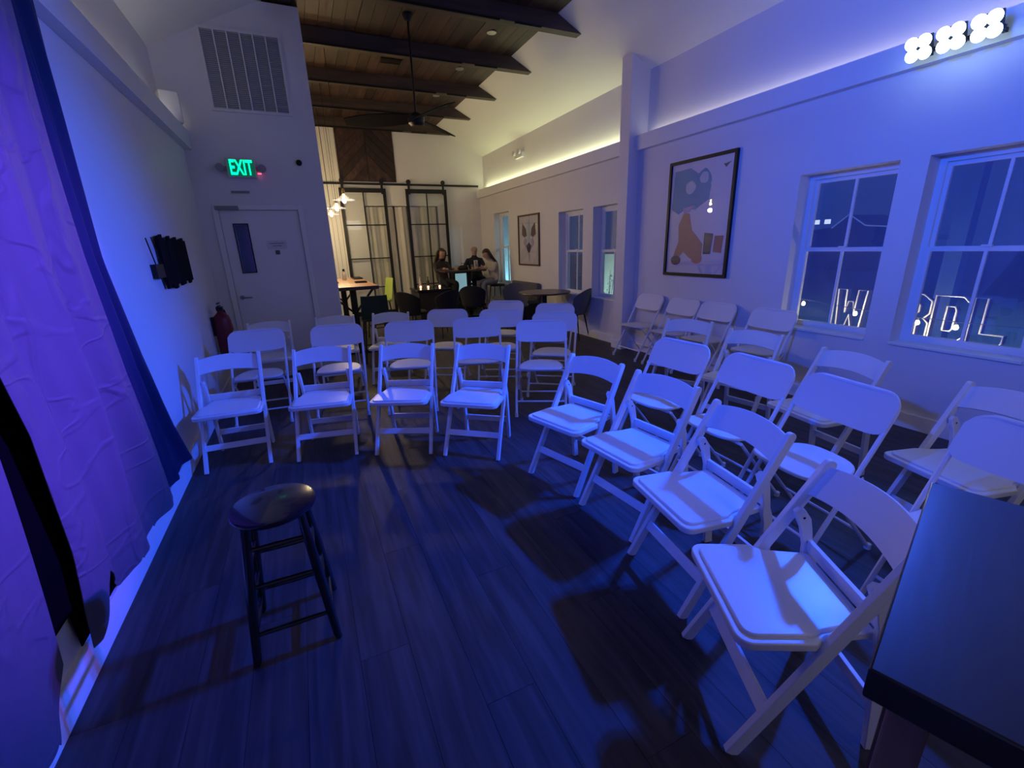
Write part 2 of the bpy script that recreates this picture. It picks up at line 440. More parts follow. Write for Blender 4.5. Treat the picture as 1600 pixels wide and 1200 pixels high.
# ------------------------------------------------------------------ exit door
d = empty('door_1', (0, YP, 0), kind='structure')
cs = MB().box(DX0-0.06, DX0, -0.018, 0.0, 0, DZ+0.06).box(DX1, DX1+0.06, -0.018, 0.0, 0, DZ+0.06).box(DX0, DX1, -0.018, 0.0, DZ, DZ+0.06)
cs.build('door_casing', M_trim, d, bevel=0.003)
vx0, vx1, vz0, vz1 = -0.645, -0.505, 1.335, 1.895
lf = MB()
a, b = DX0+0.004, DX1-0.004
lf.box(a, vx0, 0.02, 0.065, 0.01, DZ-0.004).box(vx1, b, 0.02, 0.065, 0.01, DZ-0.004).box(vx0, vx1, 0.02, 0.065, 0.01, vz0).box(vx0, vx1, 0.02, 0.065, vz1, DZ-0.004)
lf.build('door_leaf', M_trim, d)
MB().box(vx0-.012, vx0, 0.010, 0.022, vz0-.012, vz1+.012).box(vx1, vx1+.012, 0.010, 0.022, vz0-.012, vz1+.012).box(vx0, vx1, 0.010, 0.022, vz0-.012, vz0).box(vx0, vx1, 0.010, 0.022, vz1, vz1+.012).build('vision_frame', M_black, d)
MB().box(vx0, vx1, 0.035, 0.041, vz0, vz1).build('vision_pane', M_glass, d)
MB().box(DX0, DX1, 0.10, 0.13, 0, DZ).build('dark_backing', M_darkfab, d)
hd = MB().lathe([(0.001,0),(0.026,0),(0.026,0.008),(0.001,0.008)], (0,0,0), 16)
hd.v = [(x-0.715, 0.02-z, y+1.03) for x, y, z in hd.v]
hd.tube([(-0.715, 0.01, 1.03), (-0.715, -0.035, 1.03), (-0.70, -0.045, 1.03), (-0.60, -0.045, 1.028)], 0.009)
hd.build('lever_handle', mat('brushed_nickel', (0.35, 0.35, 0.37), 0.3, metal=1.0), d)
MB().box(-0.80, -0.56, -0.055, 0.0, 2.055, 2.10).build('door_closer', mat('closer_grey', (0.25, 0.25, 0.28), 0.5), d, bevel=0.004)
MB().box(-0.33, -0.11, 0.014, 0.019, 1.60, 1.70).build('paper_notice', mat('paper', (0.68, 0.67, 0.70), 0.8), d)
MB().box(-0.27, -0.17, 0.012, 0.0145, 1.635, 1.642).box(-0.30, -0.14, 0.012, 0.0145, 1.665, 1.672).build('notice_print', mat('print_grey', (0.15, 0.15, 0.18), 0.8), d)
MB().box(-0.25, -0.20, 0.010, 0.019, 1.535, 1.585).build('lock_plate', mat('closer_dark', (0.10, 0.10, 0.13), 0.5), d)

# return-air grille
g = empty('air_grille', (-0.215, YP, 3.10), label='large white return-air grille high on the wall above the exit door', cat='vent')
gw, gh = 0.82, 0.815
MB().box(-gw/2, gw/2, -0.022, 0, 0, 0.03).box(-gw/2, gw/2, -0.022, 0, gh-0.03, gh).box(-gw/2, -gw/2+.03, -0.022, 0, 0.03, gh-.03).box(gw/2-.03, gw/2, -0.022, 0, .03, gh-.03).build('frame', M_wall, g)
MB().box(-gw/2+.03, gw/2-.03, -0.002, 0, 0.03, gh-0.03).build('backing', mat('grille_dark', (0.35, 0.35, 0.38), 0.8), g)
lv = MB()
for k in range(38):
    z = 0.035 + k*0.0198
    lv.add([(-gw/2+.03,-0.018,z),(gw/2-.03,-0.018,z),(gw/2-.03,-0.004,z+0.012),(-gw/2+.03,-0.004,z+0.012)], [(0,1,2,3)])
lo = lv.build('louvres', mat('louvre_grey', (0.62, 0.62, 0.66), 0.6), g); lo['kind'] = 'stuff'
for k in range(1, 6):
    x = -gw/2+.03 + k*(gw-.06)/6
    MB().box(x-.006, x+.006, -0.026, -0.004, 0.03, gh-.03).build('divider', M_trim, g)

# exit sign
M_green = mat('exit_green', (0.0, 0.3, 0.12), 0.4, emis=(0.0, 1.0, 0.34), estr=1.6)
e = empty('exit_sign', (-0.445, YP, 2.41), label='white exit sign with glowing green EXIT letters above the door', cat='exit sign')
MB().box(-0.15, 0.15, -0.05, 0, 0, 0.205).build('housing', mat('sign_white', (0.6, 0.6, 0.62), 0.4), e, bevel=0.004)
def text_obj(name, txt, size, loc, rot, m, parent, ext=0.001, sx=1.0):
    c = bpy.data.curves.new(name, 'FONT'); c.body = txt; c.size = size; c.extrude = ext; c.align_x = 'CENTER'; c.align_y = 'CENTER'
    c.offset = size*0.018
    t_ = bpy.data.objects.new('t', c); COL.objects.link(t_); bpy.context.view_layer.update()
    me_ = bpy.data.meshes.new_from_object(t_.evaluated_get(bpy.context.evaluated_depsgraph_get())); bpy.data.objects.remove(t_)
    me_.materials.clear(); me_.materials.append(m); o = bpy.data.objects.new(name, me_); COL.objects.link(o); o.parent = parent; o.location = loc; o.rotation_euler = rot; o.scale = (sx, 1, 1)
    return o
text_obj('lettering', 'EXIT', 0.225, (0, -0.053, 0.1), (PI/2, 0, 0), M_green, e, sx=0.52)
MB().box(-0.135, 0.135, -0.0515, -0.0495, 0.015, 0.19).build('lit_face', mat('exit_face', (0.01, 0.10, 0.06), 0.4, emis=(0.0, 0.5, 0.25), estr=0.10), e)
for s in (-1, 1):
    h = MB().lathe([(0.001,-0.03),(0.035,-0.03),(0.045,0.02),(0.045,0.03),(0.001,0.03)], (0,0,0), 14)
    h.v = [(s*0.215+x, -0.05-z, 0.10+y) for x, y, z in h.v]
    h.box(min(s*.15, s*.2), max(s*.15, s*.2), -0.03, -0.01, 0.08, 0.12)
    ho = h.build('emergency_head', mat('sign_grey', (0.30, 0.28, 0.32), 0.5), e)
MB().box(0.16, 0.20, -0.052, -0.044, 0.04, 0.055).build('indicator', mat('red_indicator', (0.3, 0.02, 0.05), 0.4, emis=(1, 0.1, 0.2), estr=1.5), e)
tag(MB().box(-0.60, -0.41, YP-0.012, YP, 2.245, 2.27).build('wall_plaque', mat('closer_grey', (0.25, 0.25, 0.28), 0.5)), 'narrow grey plaque on the wall between exit sign and door', 'sign')
c = MB().lathe([(0.001,0),(0.03,0),(0.034,0.012),(0.034,0.03),(0.02,0.045),(0.001,0.05)], (0,0,0), 16)
c.v = [(x+0.185, YP-z, y+2.597) for x, y, z in c.v]
tag(c.build('security_camera', M_black), 'small black dome camera on the partition right of the exit sign', 'camera')

# speaker on the left ledge
s = empty('wall_speaker', (-0.99, 6.28, 2.88), rz=math.radians(20), label='small white speaker on the left wall ledge beside the grille', cat='speaker')
MB().box(-0.08, 0.09, -0.12, 0.12, 0, 0.29).build('cabinet', mat('speaker_white', (0.72, 0.72, 0.72), 0.5), s, bevel=0.012, seg=3)
MB().box(0.0, 0.094, -0.07, 0.07, 0.16, 0.24).build('grille', mat('speaker_grey', (0.45, 0.45, 0.46), 0.8), s)

# fire extinguisher (left wall)
fx = empty('fire_extinguisher', (-0.87, 5.80, 0.40), label='dark red fire extinguisher hung on the left wall beside the exit door', cat='fire extinguisher')
Mred = mat('extinguisher_red', (0.16, 0.006, 0.018), 0.35)
MB().lathe([(0.001,0),(0.07,0),(0.085,0.02),(0.085,0.45),(0.07,0.51),(0.03,0.55),(0.03,0.57),(0.001,0.57)], (0,0,0), 22).build('cylinder', Mred, fx)
MB().box(-0.03, 0.03, -0.04, 0.04, 0.57, 0.61).box(-0.012, 0.012, -0.10, 0.03, 0.61, 0.625).box(-0.012, 0.012, -0.09, 0.03, 0.645, 0.655).build('valve', M_black, fx)
MB().tube([(0,0.04,0.59),(0.02,0.10,0.56),(0.06,0.11,0.40),(0.08,0.08,0.22)], 0.011).build('hose', M_black, fx)
MB().box(0.083, 0.087, -0.03, 0.03, 0.24, 0.34).build('tag', mat('tag_white', (0.5, 0.5, 0.5), 0.7), fx)
MB().box(-0.115, -0.075, -0.03, 0.03, 0.30, 0.50).build('bracket', M_black, fx)

# slatted wall sculpture (left wall)
ws = empty('wall_sculpture', (XL, 4.82, 1.30), label='black wall sculpture of overlapping uneven vertical slats on the left wall', cat='wall art')
MB().box(0.0, 0.02, -0.50, 0.45, 0.09, 0.13).box(0.0, 0.02, -0.50, 0.45, 0.27, 0.31).build('rail', M_black, ws)
ns = 12
for k in range(ns):
    y = -0.52 + k*0.0768
    t_ = 0.405 + 0.012*math.sin(k*2.1) + (-0.03 if k in (3,) else 0) - 0.001*k
    b_ = 0.02*math.sin(k*1.7)+0.012 + 0.002*k
    tl = random.uniform(-0.012, 0.012)
    w_ = 0.0765 if k not in (0, 1, 3) else 0.069
    MB().add([(0.02,y,b_),(0.02,y+w_,b_+.006),(0.02,y+w_+tl,t_+0.004),(0.02,y+tl,t_-.006),(0.038,y,b_),(0.038,y+w_,b_+.006),(0.038,y+w_+tl,t_+0.004),(0.038,y+tl,t_-.006)],
             [(0,1,2,3),(4,7,6,5),(0,4,5,1),(1,5,6,2),(2,6,7,3),(3,7,4,0)]).build('slat', M_matblack, ws)
for (ya, za, yb, zb) in ((-0.80, 0.38, -0.62, 0.02), (-0.66, 0.39, -0.50, 0.05)):
    MB().tube([(0.03, ya, za), (0.03, yb, zb)], 0.004, 6).build('rod', M_black, ws)
MB().box(0.0, 0.035, -0.74, -0.52, 0.10, 0.20).build('mounting_block', M_black, ws)

# ------------------------------------------------------------------ curtains
def fabric_mat():
    m = bpy.data.materials.new('satin_backdrop'); m.use_nodes = True; nt = m.node_tree; b = nt.nodes['Principled BSDF']
    b.inputs['Base Color'].default_value = (0.092, 0.085, 0.12, 1); b.inputs['Roughness'].default_value = 0.62; b.inputs['Specular IOR Level'].default_value = 0.3
    b.inputs['Sheen Weight'].default_value = 0.05
    tc = nt.nodes.new('ShaderNodeTexCoord'); mp = nt.nodes.new('ShaderNodeMapping'); mp.inputs['Scale'].default_value = (1, 1.6, 1.1)
    nt.links.new(tc.outputs['Object'], mp.inputs[0])
    n1 = nt.nodes.new('ShaderNodeTexNoise'); n1.inputs['Scale'].default_value = 2.2; n1.inputs['Detail'].default_value = 3; n1.inputs['Distortion'].default_value = 1.2
    nt.links.new(mp.outputs[0], n1.inputs[0])
    acc = None
    for (sc_, st_, amp, wd_) in (((1, 2.4, 0.8), 1.3, 0.8, 0.035), ((1, 0.9, 2.6), 1.6, 0.5, 0.03)):
        m_ = nt.nodes.new('ShaderNodeMapping'); m_.inputs['Scale'].default_value = sc_; m_.inputs['Rotation'].default_value = (0.25*st_, 0, 0)
        nt.links.new(tc.outputs['Object'], m_.inputs[0])
        nn = nt.nodes.new('ShaderNodeTexNoise'); nn.inputs['Scale'].default_value = st_; nn.inputs['Detail'].default_value = 2; nn.inputs['Distortion'].default_value = 0.4
        nt.links.new(m_.outputs[0], nn.inputs[0])
        s1 = nt.nodes.new('ShaderNodeMath'); s1.operation = 'SUBTRACT'; s1.inputs[1].default_value = 0.5; nt.links.new(nn.outputs['Fac'], s1.inputs[0])
        s2 = nt.nodes.new('ShaderNodeMath'); s2.operation = 'ABSOLUTE'; nt.links.new(s1.outputs[0], s2.inputs[0])
        s3 = nt.nodes.new('ShaderNodeMapRange'); s3.interpolation_type = 'SMOOTHSTEP'; s3.inputs[2].default_value = wd_; s3.inputs[3].default_value = amp; s3.inputs[4].default_value = 0
        nt.links.new(s2.outputs[0], s3.inputs[0])
        if acc is None: acc = s3
        else:
            a_ = nt.nodes.new('ShaderNodeMath'); a_.operation = 'ADD'; nt.links.new(acc.outputs[0], a_.inputs[0]); nt.links.new(s3.outputs[0], a_.inputs[1]); acc = a_
    m1 = nt.nodes.new('ShaderNodeMath'); m1.operation = 'MULTIPLY_ADD'; m1.inputs[1].default_value = 1.2
    nt.links.new(n1.outputs['Fac'], m1.inputs[0]); nt.links.new(acc.outputs[0], m1.inputs[2])
    bp = nt.nodes.new('ShaderNodeBump'); bp.inputs['Strength'].default_value = 0.42; bp.inputs['Distance'].default_value = 0.02
    nt.links.new(m1.outputs[0], bp.inputs['Height']); nt.links.new(bp.outputs['Normal'], b.inputs['Normal'])
    return m
M_fab = fabric_mat()
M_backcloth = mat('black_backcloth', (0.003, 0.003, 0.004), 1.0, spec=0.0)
def lerp(a, pts):
    for (x0, y0), (x1, y1) in zip(pts, pts[1:]):
        if a <= x1: return y0 + (y1-y0)*max(0, (a-x0))/(x1-x0)
    return pts[-1][1]
def curtain_x(z): return -0.925 + 0.075*min(1, max(0, z)/2.7)
R3_ = [(0.12, 3.72), (0.5, 3.46), (1.0, 3.24), (1.56, 3.06), (2.65, 2.98), (3.3, 2.95)]
R1 = [(0.12, 3.02), (0.5, 2.93), (1.0, 2.80), (1.56, 2.72), (2.65, 2.68), (3.3, 2.66)]
L1 = [(0.15, 1.86), (0.3, 1.88), (0.53, 1.92), (1.0, 1.895), (1.25, 1.83), (1.7, 1.79), (3.3, 1.79)]
def panel(Lp, Rp, hem, nu=110, nv=120, ph=0.0, back=0.0):
    def fn(u, v):
        # v: 0 hem -> 1 top
        yh = lerp(0.16, Lp) + (lerp(0.16, Rp)-lerp(0.16, Lp))*u
        z = hem(yh) + (3.215-hem(yh))*v
        yl, yr = lerp(z, Lp), lerp(z, Rp)
        y = yl + (yr-yl)*u
        a = 0.012 + 0.012*(1-v)
        x = curtain_x(z) + a*math.sin(u*15+ph+0.8*math.sin(v*2.3)) + 0.007*math.sin(u*37+v*5+ph) + 0.010*math.sin(u*9-v*7)
        x += 0.02*math.exp(-((u-0.45-0.22*v)**2)/0.0016)*(1-v)
        return (max(x-back, XL+0.018), y, z)
    return MB().grid(fn, nu, nv, th=(-0.003, 0, 0))
def hem1(y):
    t = (y*3.3) % 1.0
    return 0.150 + 0.018*t + 0.17*max(0, 1-abs(y-2.06)/0.17)
def hem2(y): return 0.125 + 0.02*((y*2.7) % 1.0) + (0.17*max(0, (y-1.55)/0.22) if y > 1.55 else 0)
tag(panel(L1, R1, hem1).build('stage_curtain', M_fab), 'creased violet-lit satin backdrop curtain on the left wall beside the dark gap', 'curtain')
L3 = [(0.12, 2.94), (0.5, 2.86), (1.0, 2.72), (1.56, 2.64), (2.65, 2.60), (3.3, 2.58)]
M_navy = mat('navy_backdrop', (0.012, 0.022, 0.065), 0.7, spec=0.2, bump=0.2, bscale=5)
tag(panel(L3, R3_, hem1, nu=60, ph=0.7, back=0.03).build('stage_curtain', M_navy), 'dark navy backdrop strip behind the satin curtain, beside the bare left wall', 'curtain')
L2 = [(0, 0.2), (3.3, 0.2)]; R2 = [(0.12, 1.69), (0.9, 1.745), (1.25, 1.765), (3.3, 1.775)]
tag(panel(L2, R2, hem2, ph=2.0).build('stage_curtain', M_fab), 'satin backdrop curtain panel at the bottom left corner, nearest the camera', 'curtain')
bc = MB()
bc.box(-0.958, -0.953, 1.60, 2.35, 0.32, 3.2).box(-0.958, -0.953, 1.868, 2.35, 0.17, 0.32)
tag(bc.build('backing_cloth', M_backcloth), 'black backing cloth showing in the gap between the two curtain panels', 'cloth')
tag(MB().tube([(-0.86, -0.2, 3.24), (-0.86, 3.1, 3.24)], 0.02).build('curtain_rod', M_black), 'black rod carrying the backdrop curtains above the frame', 'curtain rod')

# ------------------------------------------------------------------ wooden folding chair
def rot_prism(mb, poly, z0, z1): return mb.prism(poly, z0, z1)
def make_wood_chair():
    r = empty('folding_chair')
    yf, zt = -0.22, 0.805
    def rail_pt(z): return yf + 0.44*z/0.805
    W = 0.214
    # grooved section: side axis = x, other = in plane
    for s in (-1, 1):
        sec = [(-0.011,-0.020),(-0.0035,-0.020),(-0.0035,-0.016),(0.0035,-0.016),(0.0035,-0.020),(0.011,-0.020),(0.011,0.020),(-0.011,0.020)]
        mb = MB().section([(q[0], -q[1]) for q in sec], [(s*W, yf, 0), (s*W, yf+0.44*0.955, zt*0.955)], (1,0,0))
        # rounded head
        p = Vector((0, yf+0.44*0.95, zt*0.95)); dr = Vector((0, 0.44, zt)).normalized(); pr = Vector((0, dr.z, -dr.y))
        pts = [p + pr*0.020] + [p + dr*(0.02+0.018*math.sin(a)) + pr*0.020*math.cos(a) for a in [PI*k/8 for k in range(9)]] + [p - pr*0.020]
        mb.add([(s*W-0.011, q.y, q.z) for q in pts] + [(s*W+0.011, q.y, q.z) for q in pts],
               [tuple(range(len(pts))), tuple(range(len(pts), 2*len(pts)))[::-1]] + [(k, (k+1)%len(pts), len(pts)+(k+1)%len(pts), len(pts)+k) for k in range(len(pts))])
        mb.build('front_leg', M_chair, r, bevel=0.002)
        # rear leg with the wing above the seat
        def wing(y, z): return (s*0.187, y, z)
        prof = [(0.098,0.612),(0.112,0.628),(0.132,0.622),(0.158,0.585),(0.168,0.545),(0.185,0.45),(0.205,0.40),(0.243,0.0),(0.200,0.0),(0.163,0.38),(0.150,0.42),(0.148,0.47),(0.128,0.545),(0.108,0.585)]
        mb = MB().prism(prof, s*0.187-0.010, s*0.187+0.010, lambda y, z, x: (x, y, z))
        rl = mb.build('rear_leg', M_chair, r, bevel=0.0025)
        bl = MB()
        for (yy, zz) in ((0.132, 0.59), (0.160, 0.49)):
            bl.add([(s*0.187-s*0.0112, yy+0.005*math.cos(a), zz+0.005*math.sin(a)) for a in [PI*k/4 for k in range(8)]], [tuple(range(8))])
        bl.build('bolt', M_bolt, rl)
    # back slat
    def slat(u, v):
        x = -W+0.008 + (2*W-0.016)*u; q = (x/W)
        zb = 0.668 + 0.022*(1-q*q); zt_ = 0.775 + 0.028*(1-q*q)
        z = zb + (zt_-zb)*v
        return (x, rail_pt(z) - 0.002 + 0.014*(1-q*q), z)
    MB().grid(slat, 14, 4, th=(0, 0.013, -0.007)).build('backrest', M_chair, r, bevel=0.002)
    # seat
    def outline(k=0.0):
        pts = []
        def corner(cx, cy, rr, a0, a1):
            for i in range(6):
                a = a0 + (a1-a0)*i/5; pts.append((cx+rr*math.cos(a), cy+rr*math.sin(a)))
        rr = 0.045-k*0.3
        corner(-0.224+k+rr, -0.245+k+rr, rr, PI, 1.5*PI)
        corner(0.224-k-rr, -0.245+k+rr, rr, 1.5*PI, 2*PI)
        pts.append((0.222-k, -0.03)); pts.append((0.192-k*.6, 0.01))
        corner(0.176-k-0.015, 0.163-k-0.015, 0.015, 0, PI/2)
        corner(-0.176+k+0.015, 0.163-k-0.015, 0.015, PI/2, PI)
        pts.append((-0.192+k*.6, 0.01)); pts.append((-0.222+k, -0.03))
        return pts
    st = MB().prism(outline(0), 0.418, 0.446).build('seat', M_chair, r, bevel=0.005, seg=3)
    MB().prism(outline(0.022), 0.440, 0.456).build('seat_pad', M_pad, st, bevel=0.006, seg=3)
    MB().bar((-0.185, 0.168, 0.475), (0.185, 0.168, 0.475), 0.052, 0.016, (0, -0.15, 1)).build('back_rail', M_chair, r, bevel=0.002)
    y17 = rail_pt(0.165)
    MB().bar((-W, y17, 0.165), (W, y17, 0.165), 0.045, 0.016, (0, 0.49, 0.87)).build('front_stretcher', M_chair, r, bevel=0.002)
    MB().bar((-0.187, 0.208, 0.165), (0.187, 0.208, 0.165), 0.045, 0.016, (0, -0.09, 1)).build('rear_stretcher', M_chair, r, bevel=0.002)
    return r

def make_metal_chair():
    r = empty('metal_folding_chair')
    yf = -0.235
    def y_at(z): return yf + 0.45*z/0.84
    path = [(-0.232, yf, 0.012), (-0.236, y_at(0.45), 0.45), (-0.238, y_at(0.74), 0.74)]
    for k in range(1, 7):
        a = PI - PI/2*k/6
        z = 0.755 + 0.078*math.sin(a); path.append((-0.160+0.078*math.cos(a), y_at(z), z))
    for k in range(0, 7):
        a = PI/2 - PI/2*k/6
        z = 0.755 + 0.078*math.sin(a); path.append((0.160+0.078*math.cos(a), y_at(z), z))
    path += [(0.238, y_at(0.74), 0.74), (0.236, y_at(0.45), 0.45), (0.232, yf, 0.012)]
    MB().tube(path, 0.0115, 8).build('front_frame', M_mchair, r)
    def back(u, v):
        q = 2*u-1
        top = 0.843 if abs(q) < 0.68 else 0.843 - 0.080*(1-math.sqrt(max(0, 1-((abs(q)-0.68)/0.34)**2)))
        bot = 0.664 - 0.018*(1-q**4) + 0.0*q
        if abs(q) > 0.9: bot += 0.02*(abs(q)-0.9)/0.1
        z = bot + (top-bot)*v
        return (q*0.246, y_at(z) + 0.014*(1-q*q) - 0.016, z)
    MB().grid(back, 24, 8, th=(0, 0.005, -0.002)).build('backrest', M_mchair, r)
    # seat
    pts = []
    for k in range(28):
        a = 2*PI*k/28
        c_, s_ = math.cos(a), math.sin(a)
        ex = 2/3.2
        x = 0.205*abs(c_)**ex*(1 if c_ > 0 else -1); y = 0.195*abs(s_)**ex*(1 if s_ > 0 else -1)
        x *= 1.0 - 0.12*(y/0.195 > 0)*(y/0.195)
        pts.append((x, y-0.035))
    MB().prism(pts, 0.427, 0.447, lambda x, y, z: (x, y, z + 0.02*((y+0.03)/0.2)**2 - 0.012*(1 if y>0 else 0)*y*3)).build('seat', M_mseat, r, bevel=0.007, seg=3)
    pr = [(-0.212, -0.10, 0.425), (-0.214, 0.22, 0.03), (-0.214, 0.235, 0.012)]
    MB().tube([(-0.212, -0.12, 0.42), (-0.214, 0.235, 0.012)], 0.010, 8).tube([(0.212, -0.12, 0.42), (0.214, 0.235, 0.012)], 0.010, 8).tube([(-0.212, -0.12, 0.42), (0.212, -0.12, 0.42)], 0.010, 8).build('rear_frame', M_mchair, r)
    yz = y_at(0.13)
    MB().tube([(-0.233, yz, 0.13), (0.233, yz, 0.13)], 0.008, 8).build('front_stretcher', M_mchair, r)
    yz = 0.235 - 0.355*(0.13/0.42)
    MB().tube([(-0.213, yz+.01, 0.13), (0.213, yz+.01, 0.13)], 0.008, 8).build('rear_stretcher', M_mchair, r)
    for s in (-1, 1):
        MB().bar((s*0.224, y_at(0.40)+0.0, 0.34), (s*0.205, 0.11, 0.425), 0.004, 0.016, (1,0,0)).build('seat_link', M_mchair, r)
        MB().lathe([(0.001,0),(0.016,0),(0.016,0.03),(0.012,0.045),(0.001,0.045)], (s*0.232, yf, 0), 10).build('foot_cap', M_capm, r)
        MB().lathe([(0.001,0),(0.015,0),(0.015,0.028),(0.001,0.028)], (s*0.214, 0.235, 0), 10).build('foot_cap', M_capm, r)
    return r

wood0 = make_wood_chair(); metal0 = make_metal_chair()
used = {'w': False, 'm': False}
def place(kind, fm, yaw, label, group, front=None):
    """fm = midpoint between the front feet, yaw in degrees of the left->right direction"""
    src = wood0 if kind == 'w' else metal0
    o = src if not used[kind] else copy_tree(src)
    used[kind] = True
    a = math.radians(yaw); n = Vector((-math.sin(a), math.cos(a)))
    k = 0.22 if kind == 'w' else 0.235
    c = Vector(fm) + n*k
    o.location = (c.x, c.y, 0); o.rotation_euler = (0, 0, a)
    tag(o, label, 'chair', group)
    return o
def from_feet(L, R):
    return ((L[0]+R[0])/2, (L[1]+R[1])/2), math.degrees(math.atan2(R[1]-L[1], R[0]-L[0]))
GA = 'white slatted folding chairs of the front arc'
front = [((-0.875,3.645), (-0.42,3.62), 'white resin folding chair against the left wall, leftmost of the front arc'),
 ((-0.248,3.536), (0.194,3.446), 'white resin folding chair second from the left wall in the front arc'),
 ((0.305,3.367), (0.730,3.162), 'white resin folding chair third from the left wall in the front arc'),
 ((0.787,3.099), (1.149,2.804), 'white resin folding chair fourth from the left wall, right of the four facing the stool'),
 ((1.26,2.534), (1.378,2.104), 'white resin folding chair first of the right-hand side after the gap in the front arc'),
 ((1.356,2.03), (1.400,1.582), 'white resin folding chair second after the gap in the front arc, fourth from the dark table'),
 ((1.331,1.529), (1.255,1.086), 'white resin folding chair beside the nearest one, next to last of the front arc'),
 ((1.207,1.028), (0.99,0.618), 'nearest white resin folding chair, largest in view, overlapped by the dark table')]
front[5] = (front[5][0], front[5][1], 'white resin folding chair second after the arc gap, two before the nearest one')
for L, R_, lb in front:
    fm, yw = from_feet(L, R_); place('w', fm, yw, lb, GA)
GM = 'white metal folding chairs of the second row'
for fm, yw, lb in [
 ((-0.525, 4.536), -5, 'white metal folding chair directly behind the leftmost resin chair'),
 ((0.168, 4.368), -9.5, 'white metal folding chair behind the second resin chair from the left wall'),
 ((0.80, 4.16), -17, 'white metal folding chair behind the third resin chair from the left wall'),
 ((1.445, 3.975), -20, 'white metal folding chair behind the fourth resin chair from the left wall'),
 ((1.845, 3.445), -30, 'white metal folding chair in front of a column of three, right of the aisle gap'),
 ((2.02, 2.34), -86, 'white metal folding chair behind the first resin chair after the gap'),
 ((2.035, 1.79), -94, 'white metal folding chair behind the second resin chair after the gap'),
 ((2.00, 1.29), -99, 'white metal folding chair with rounded back behind the next-to-last front resin chair'),
 ((1.96, 0.585), -98, 'white metal folding chair at the right edge just behind the dark table')]:
    place('m', fm, yw, lb, GM)
GW = 'white slatted folding chairs of the third row'
for fm, yw, lb in [
 ((-0.44, 5.38), -2, 'dim white resin folding chair before the exit door, hidden by the leftmost metal chair'),
 ((0.26, 5.38), -4, 'dim white resin folding chair at the corner of the partition, in the third row'),
 ((0.79, 5.28), -20, 'white resin folding chair in the third row beside the tall wooden table'),
 ((2.98, 3.03), -66, 'white resin folding chair before the three wall chairs, behind the metal ones'),
 ((2.955, 2.41), -80, 'white resin folding chair in the third row before the left window on the right'),
 ((2.80, 1.71), -99, 'white resin folding chair in the third row below the big left window'),
 ((2.60, 0.91), -105, 'white resin folding chair at the right edge of the third row, under the right window')]:
    place('w', fm, yw, lb, GW)
GB = 'white metal folding chairs behind the second row'
for fm, yw, lb in [
 ((1.31, 4.81), -30, 'white metal folding chair behind the gap between third and fourth resin chairs'),
 ((1.83, 4.42), -30, 'white metal folding chair just left of the column of three metal chairs'),
 ((2.17, 5.19), -40, 'rearmost white metal folding chair left of the column, next to the seated guests'),
 ((2.18, 3.88), -38, 'white metal folding chair in the middle of the column of three'),
 ((2.50, 4.52), -45, 'white metal folding chair at the rear of the column of three')]:
    place('m', fm, yw, lb, GB)
GL = 'white metal folding chairs along the right wall'
for y, lb in [(4.82, 'white metal folding chair against the right wall nearest the pilaster'),
              (4.21, 'white metal folding chair against the right wall below the framed poster'),
              (3.69, 'white metal folding chair against the right wall right of the framed poster'),
              (3.00, 'white metal folding chair against the right wall left of the big window')]:
    place('m', (3.90, y), -90, lb, GL)

# ------------------------------------------------------------------ stool
st = empty('stool', (-0.24, 1.81, 0), label='black round wooden stool standing alone on the open floor', cat='stool')
MB().lathe([(0.001,0.578),(0.14,0.578),(0.152,0.584),(0.156,0.594),(0.154,0.605),(0.145,0.610),(0.001,0.608)], (0,0,0), 48).build('seat', M_blackpaint, st)
hb, ht = 0.150, 0.095
for sx in (-1, 1):
    for sy in (-1, 1):
        MB().tube([(sx*(hb+0.004), sy*(hb+0.004), 0), (sx*hb*.99, sy*hb*.99, 0.02), (sx*(hb+ht)/2, sy*(hb+ht)/2, 0.30), (sx*ht, sy*ht, 0.58)], [0.012, 0.016, 0.019, 0.016], 12).build('leg', M_blackpaint, st)
def at_h(z): return hb + (ht-hb)*z/0.58
for z, ax in ((0.13,'x'),(0.33,'x'),(0.485,'x'),(0.10,'y'),(0.24,'y'),(0.40,'y')):
    q = at_h(z)
    for s in (-1, 1):
        if ax == 'x': p = [(-q, s*q, z), (0, s*q, z), (q, s*q, z)]
        else: p = [(s*q, -q, z), (s*q, 0, z), (s*q, q, z)]
        MB().tube(p, [0.008, 0.0105, 0.008], 8).build('rung', M_blackpaint, st)

# ------------------------------------------------------------------ foreground table
tb = empty('bar_table', (0.858, 0.232, 0), rz=math.atan2(0.19, 0.58), label='dark square-edged high table in the bottom right corner', cat='table')
tw, td = 0.612, 0.66
# top: its left edge faces the stage; local x along the long visible edge
M_ttop = wood_mat('dark_table_top', (0.012, 0.010, 0.013), (0.030, 0.026, 0.030), 0.28, scale=(2.5, 26, 10), bump=0.12, perobj=0.05, coat=0.25)
MB().box(-tw/2, tw/2, -td+0.063, 0.063, 1.005, 1.05).build('table_top', M_ttop, tb, bevel=0.003)
for (sx, y0) in ((-1, 0.063-0.045), (1, 0.063-0.045), (-1, -td+0.063+0.045), (1, -td+0.063+0.045)):
    x = sx*(tw/2-0.045)
    MB().box(x-0.02, x+0.02, y0-0.02, y0+0.02, 0, 1.005).build('leg', wood_mat('table_leg_wood', (0.10, 0.055, 0.04), (0.26, 0.16, 0.12), 0.45, perobj=0.1, scale=(20, 20, 3)), tb, bevel=0.003)

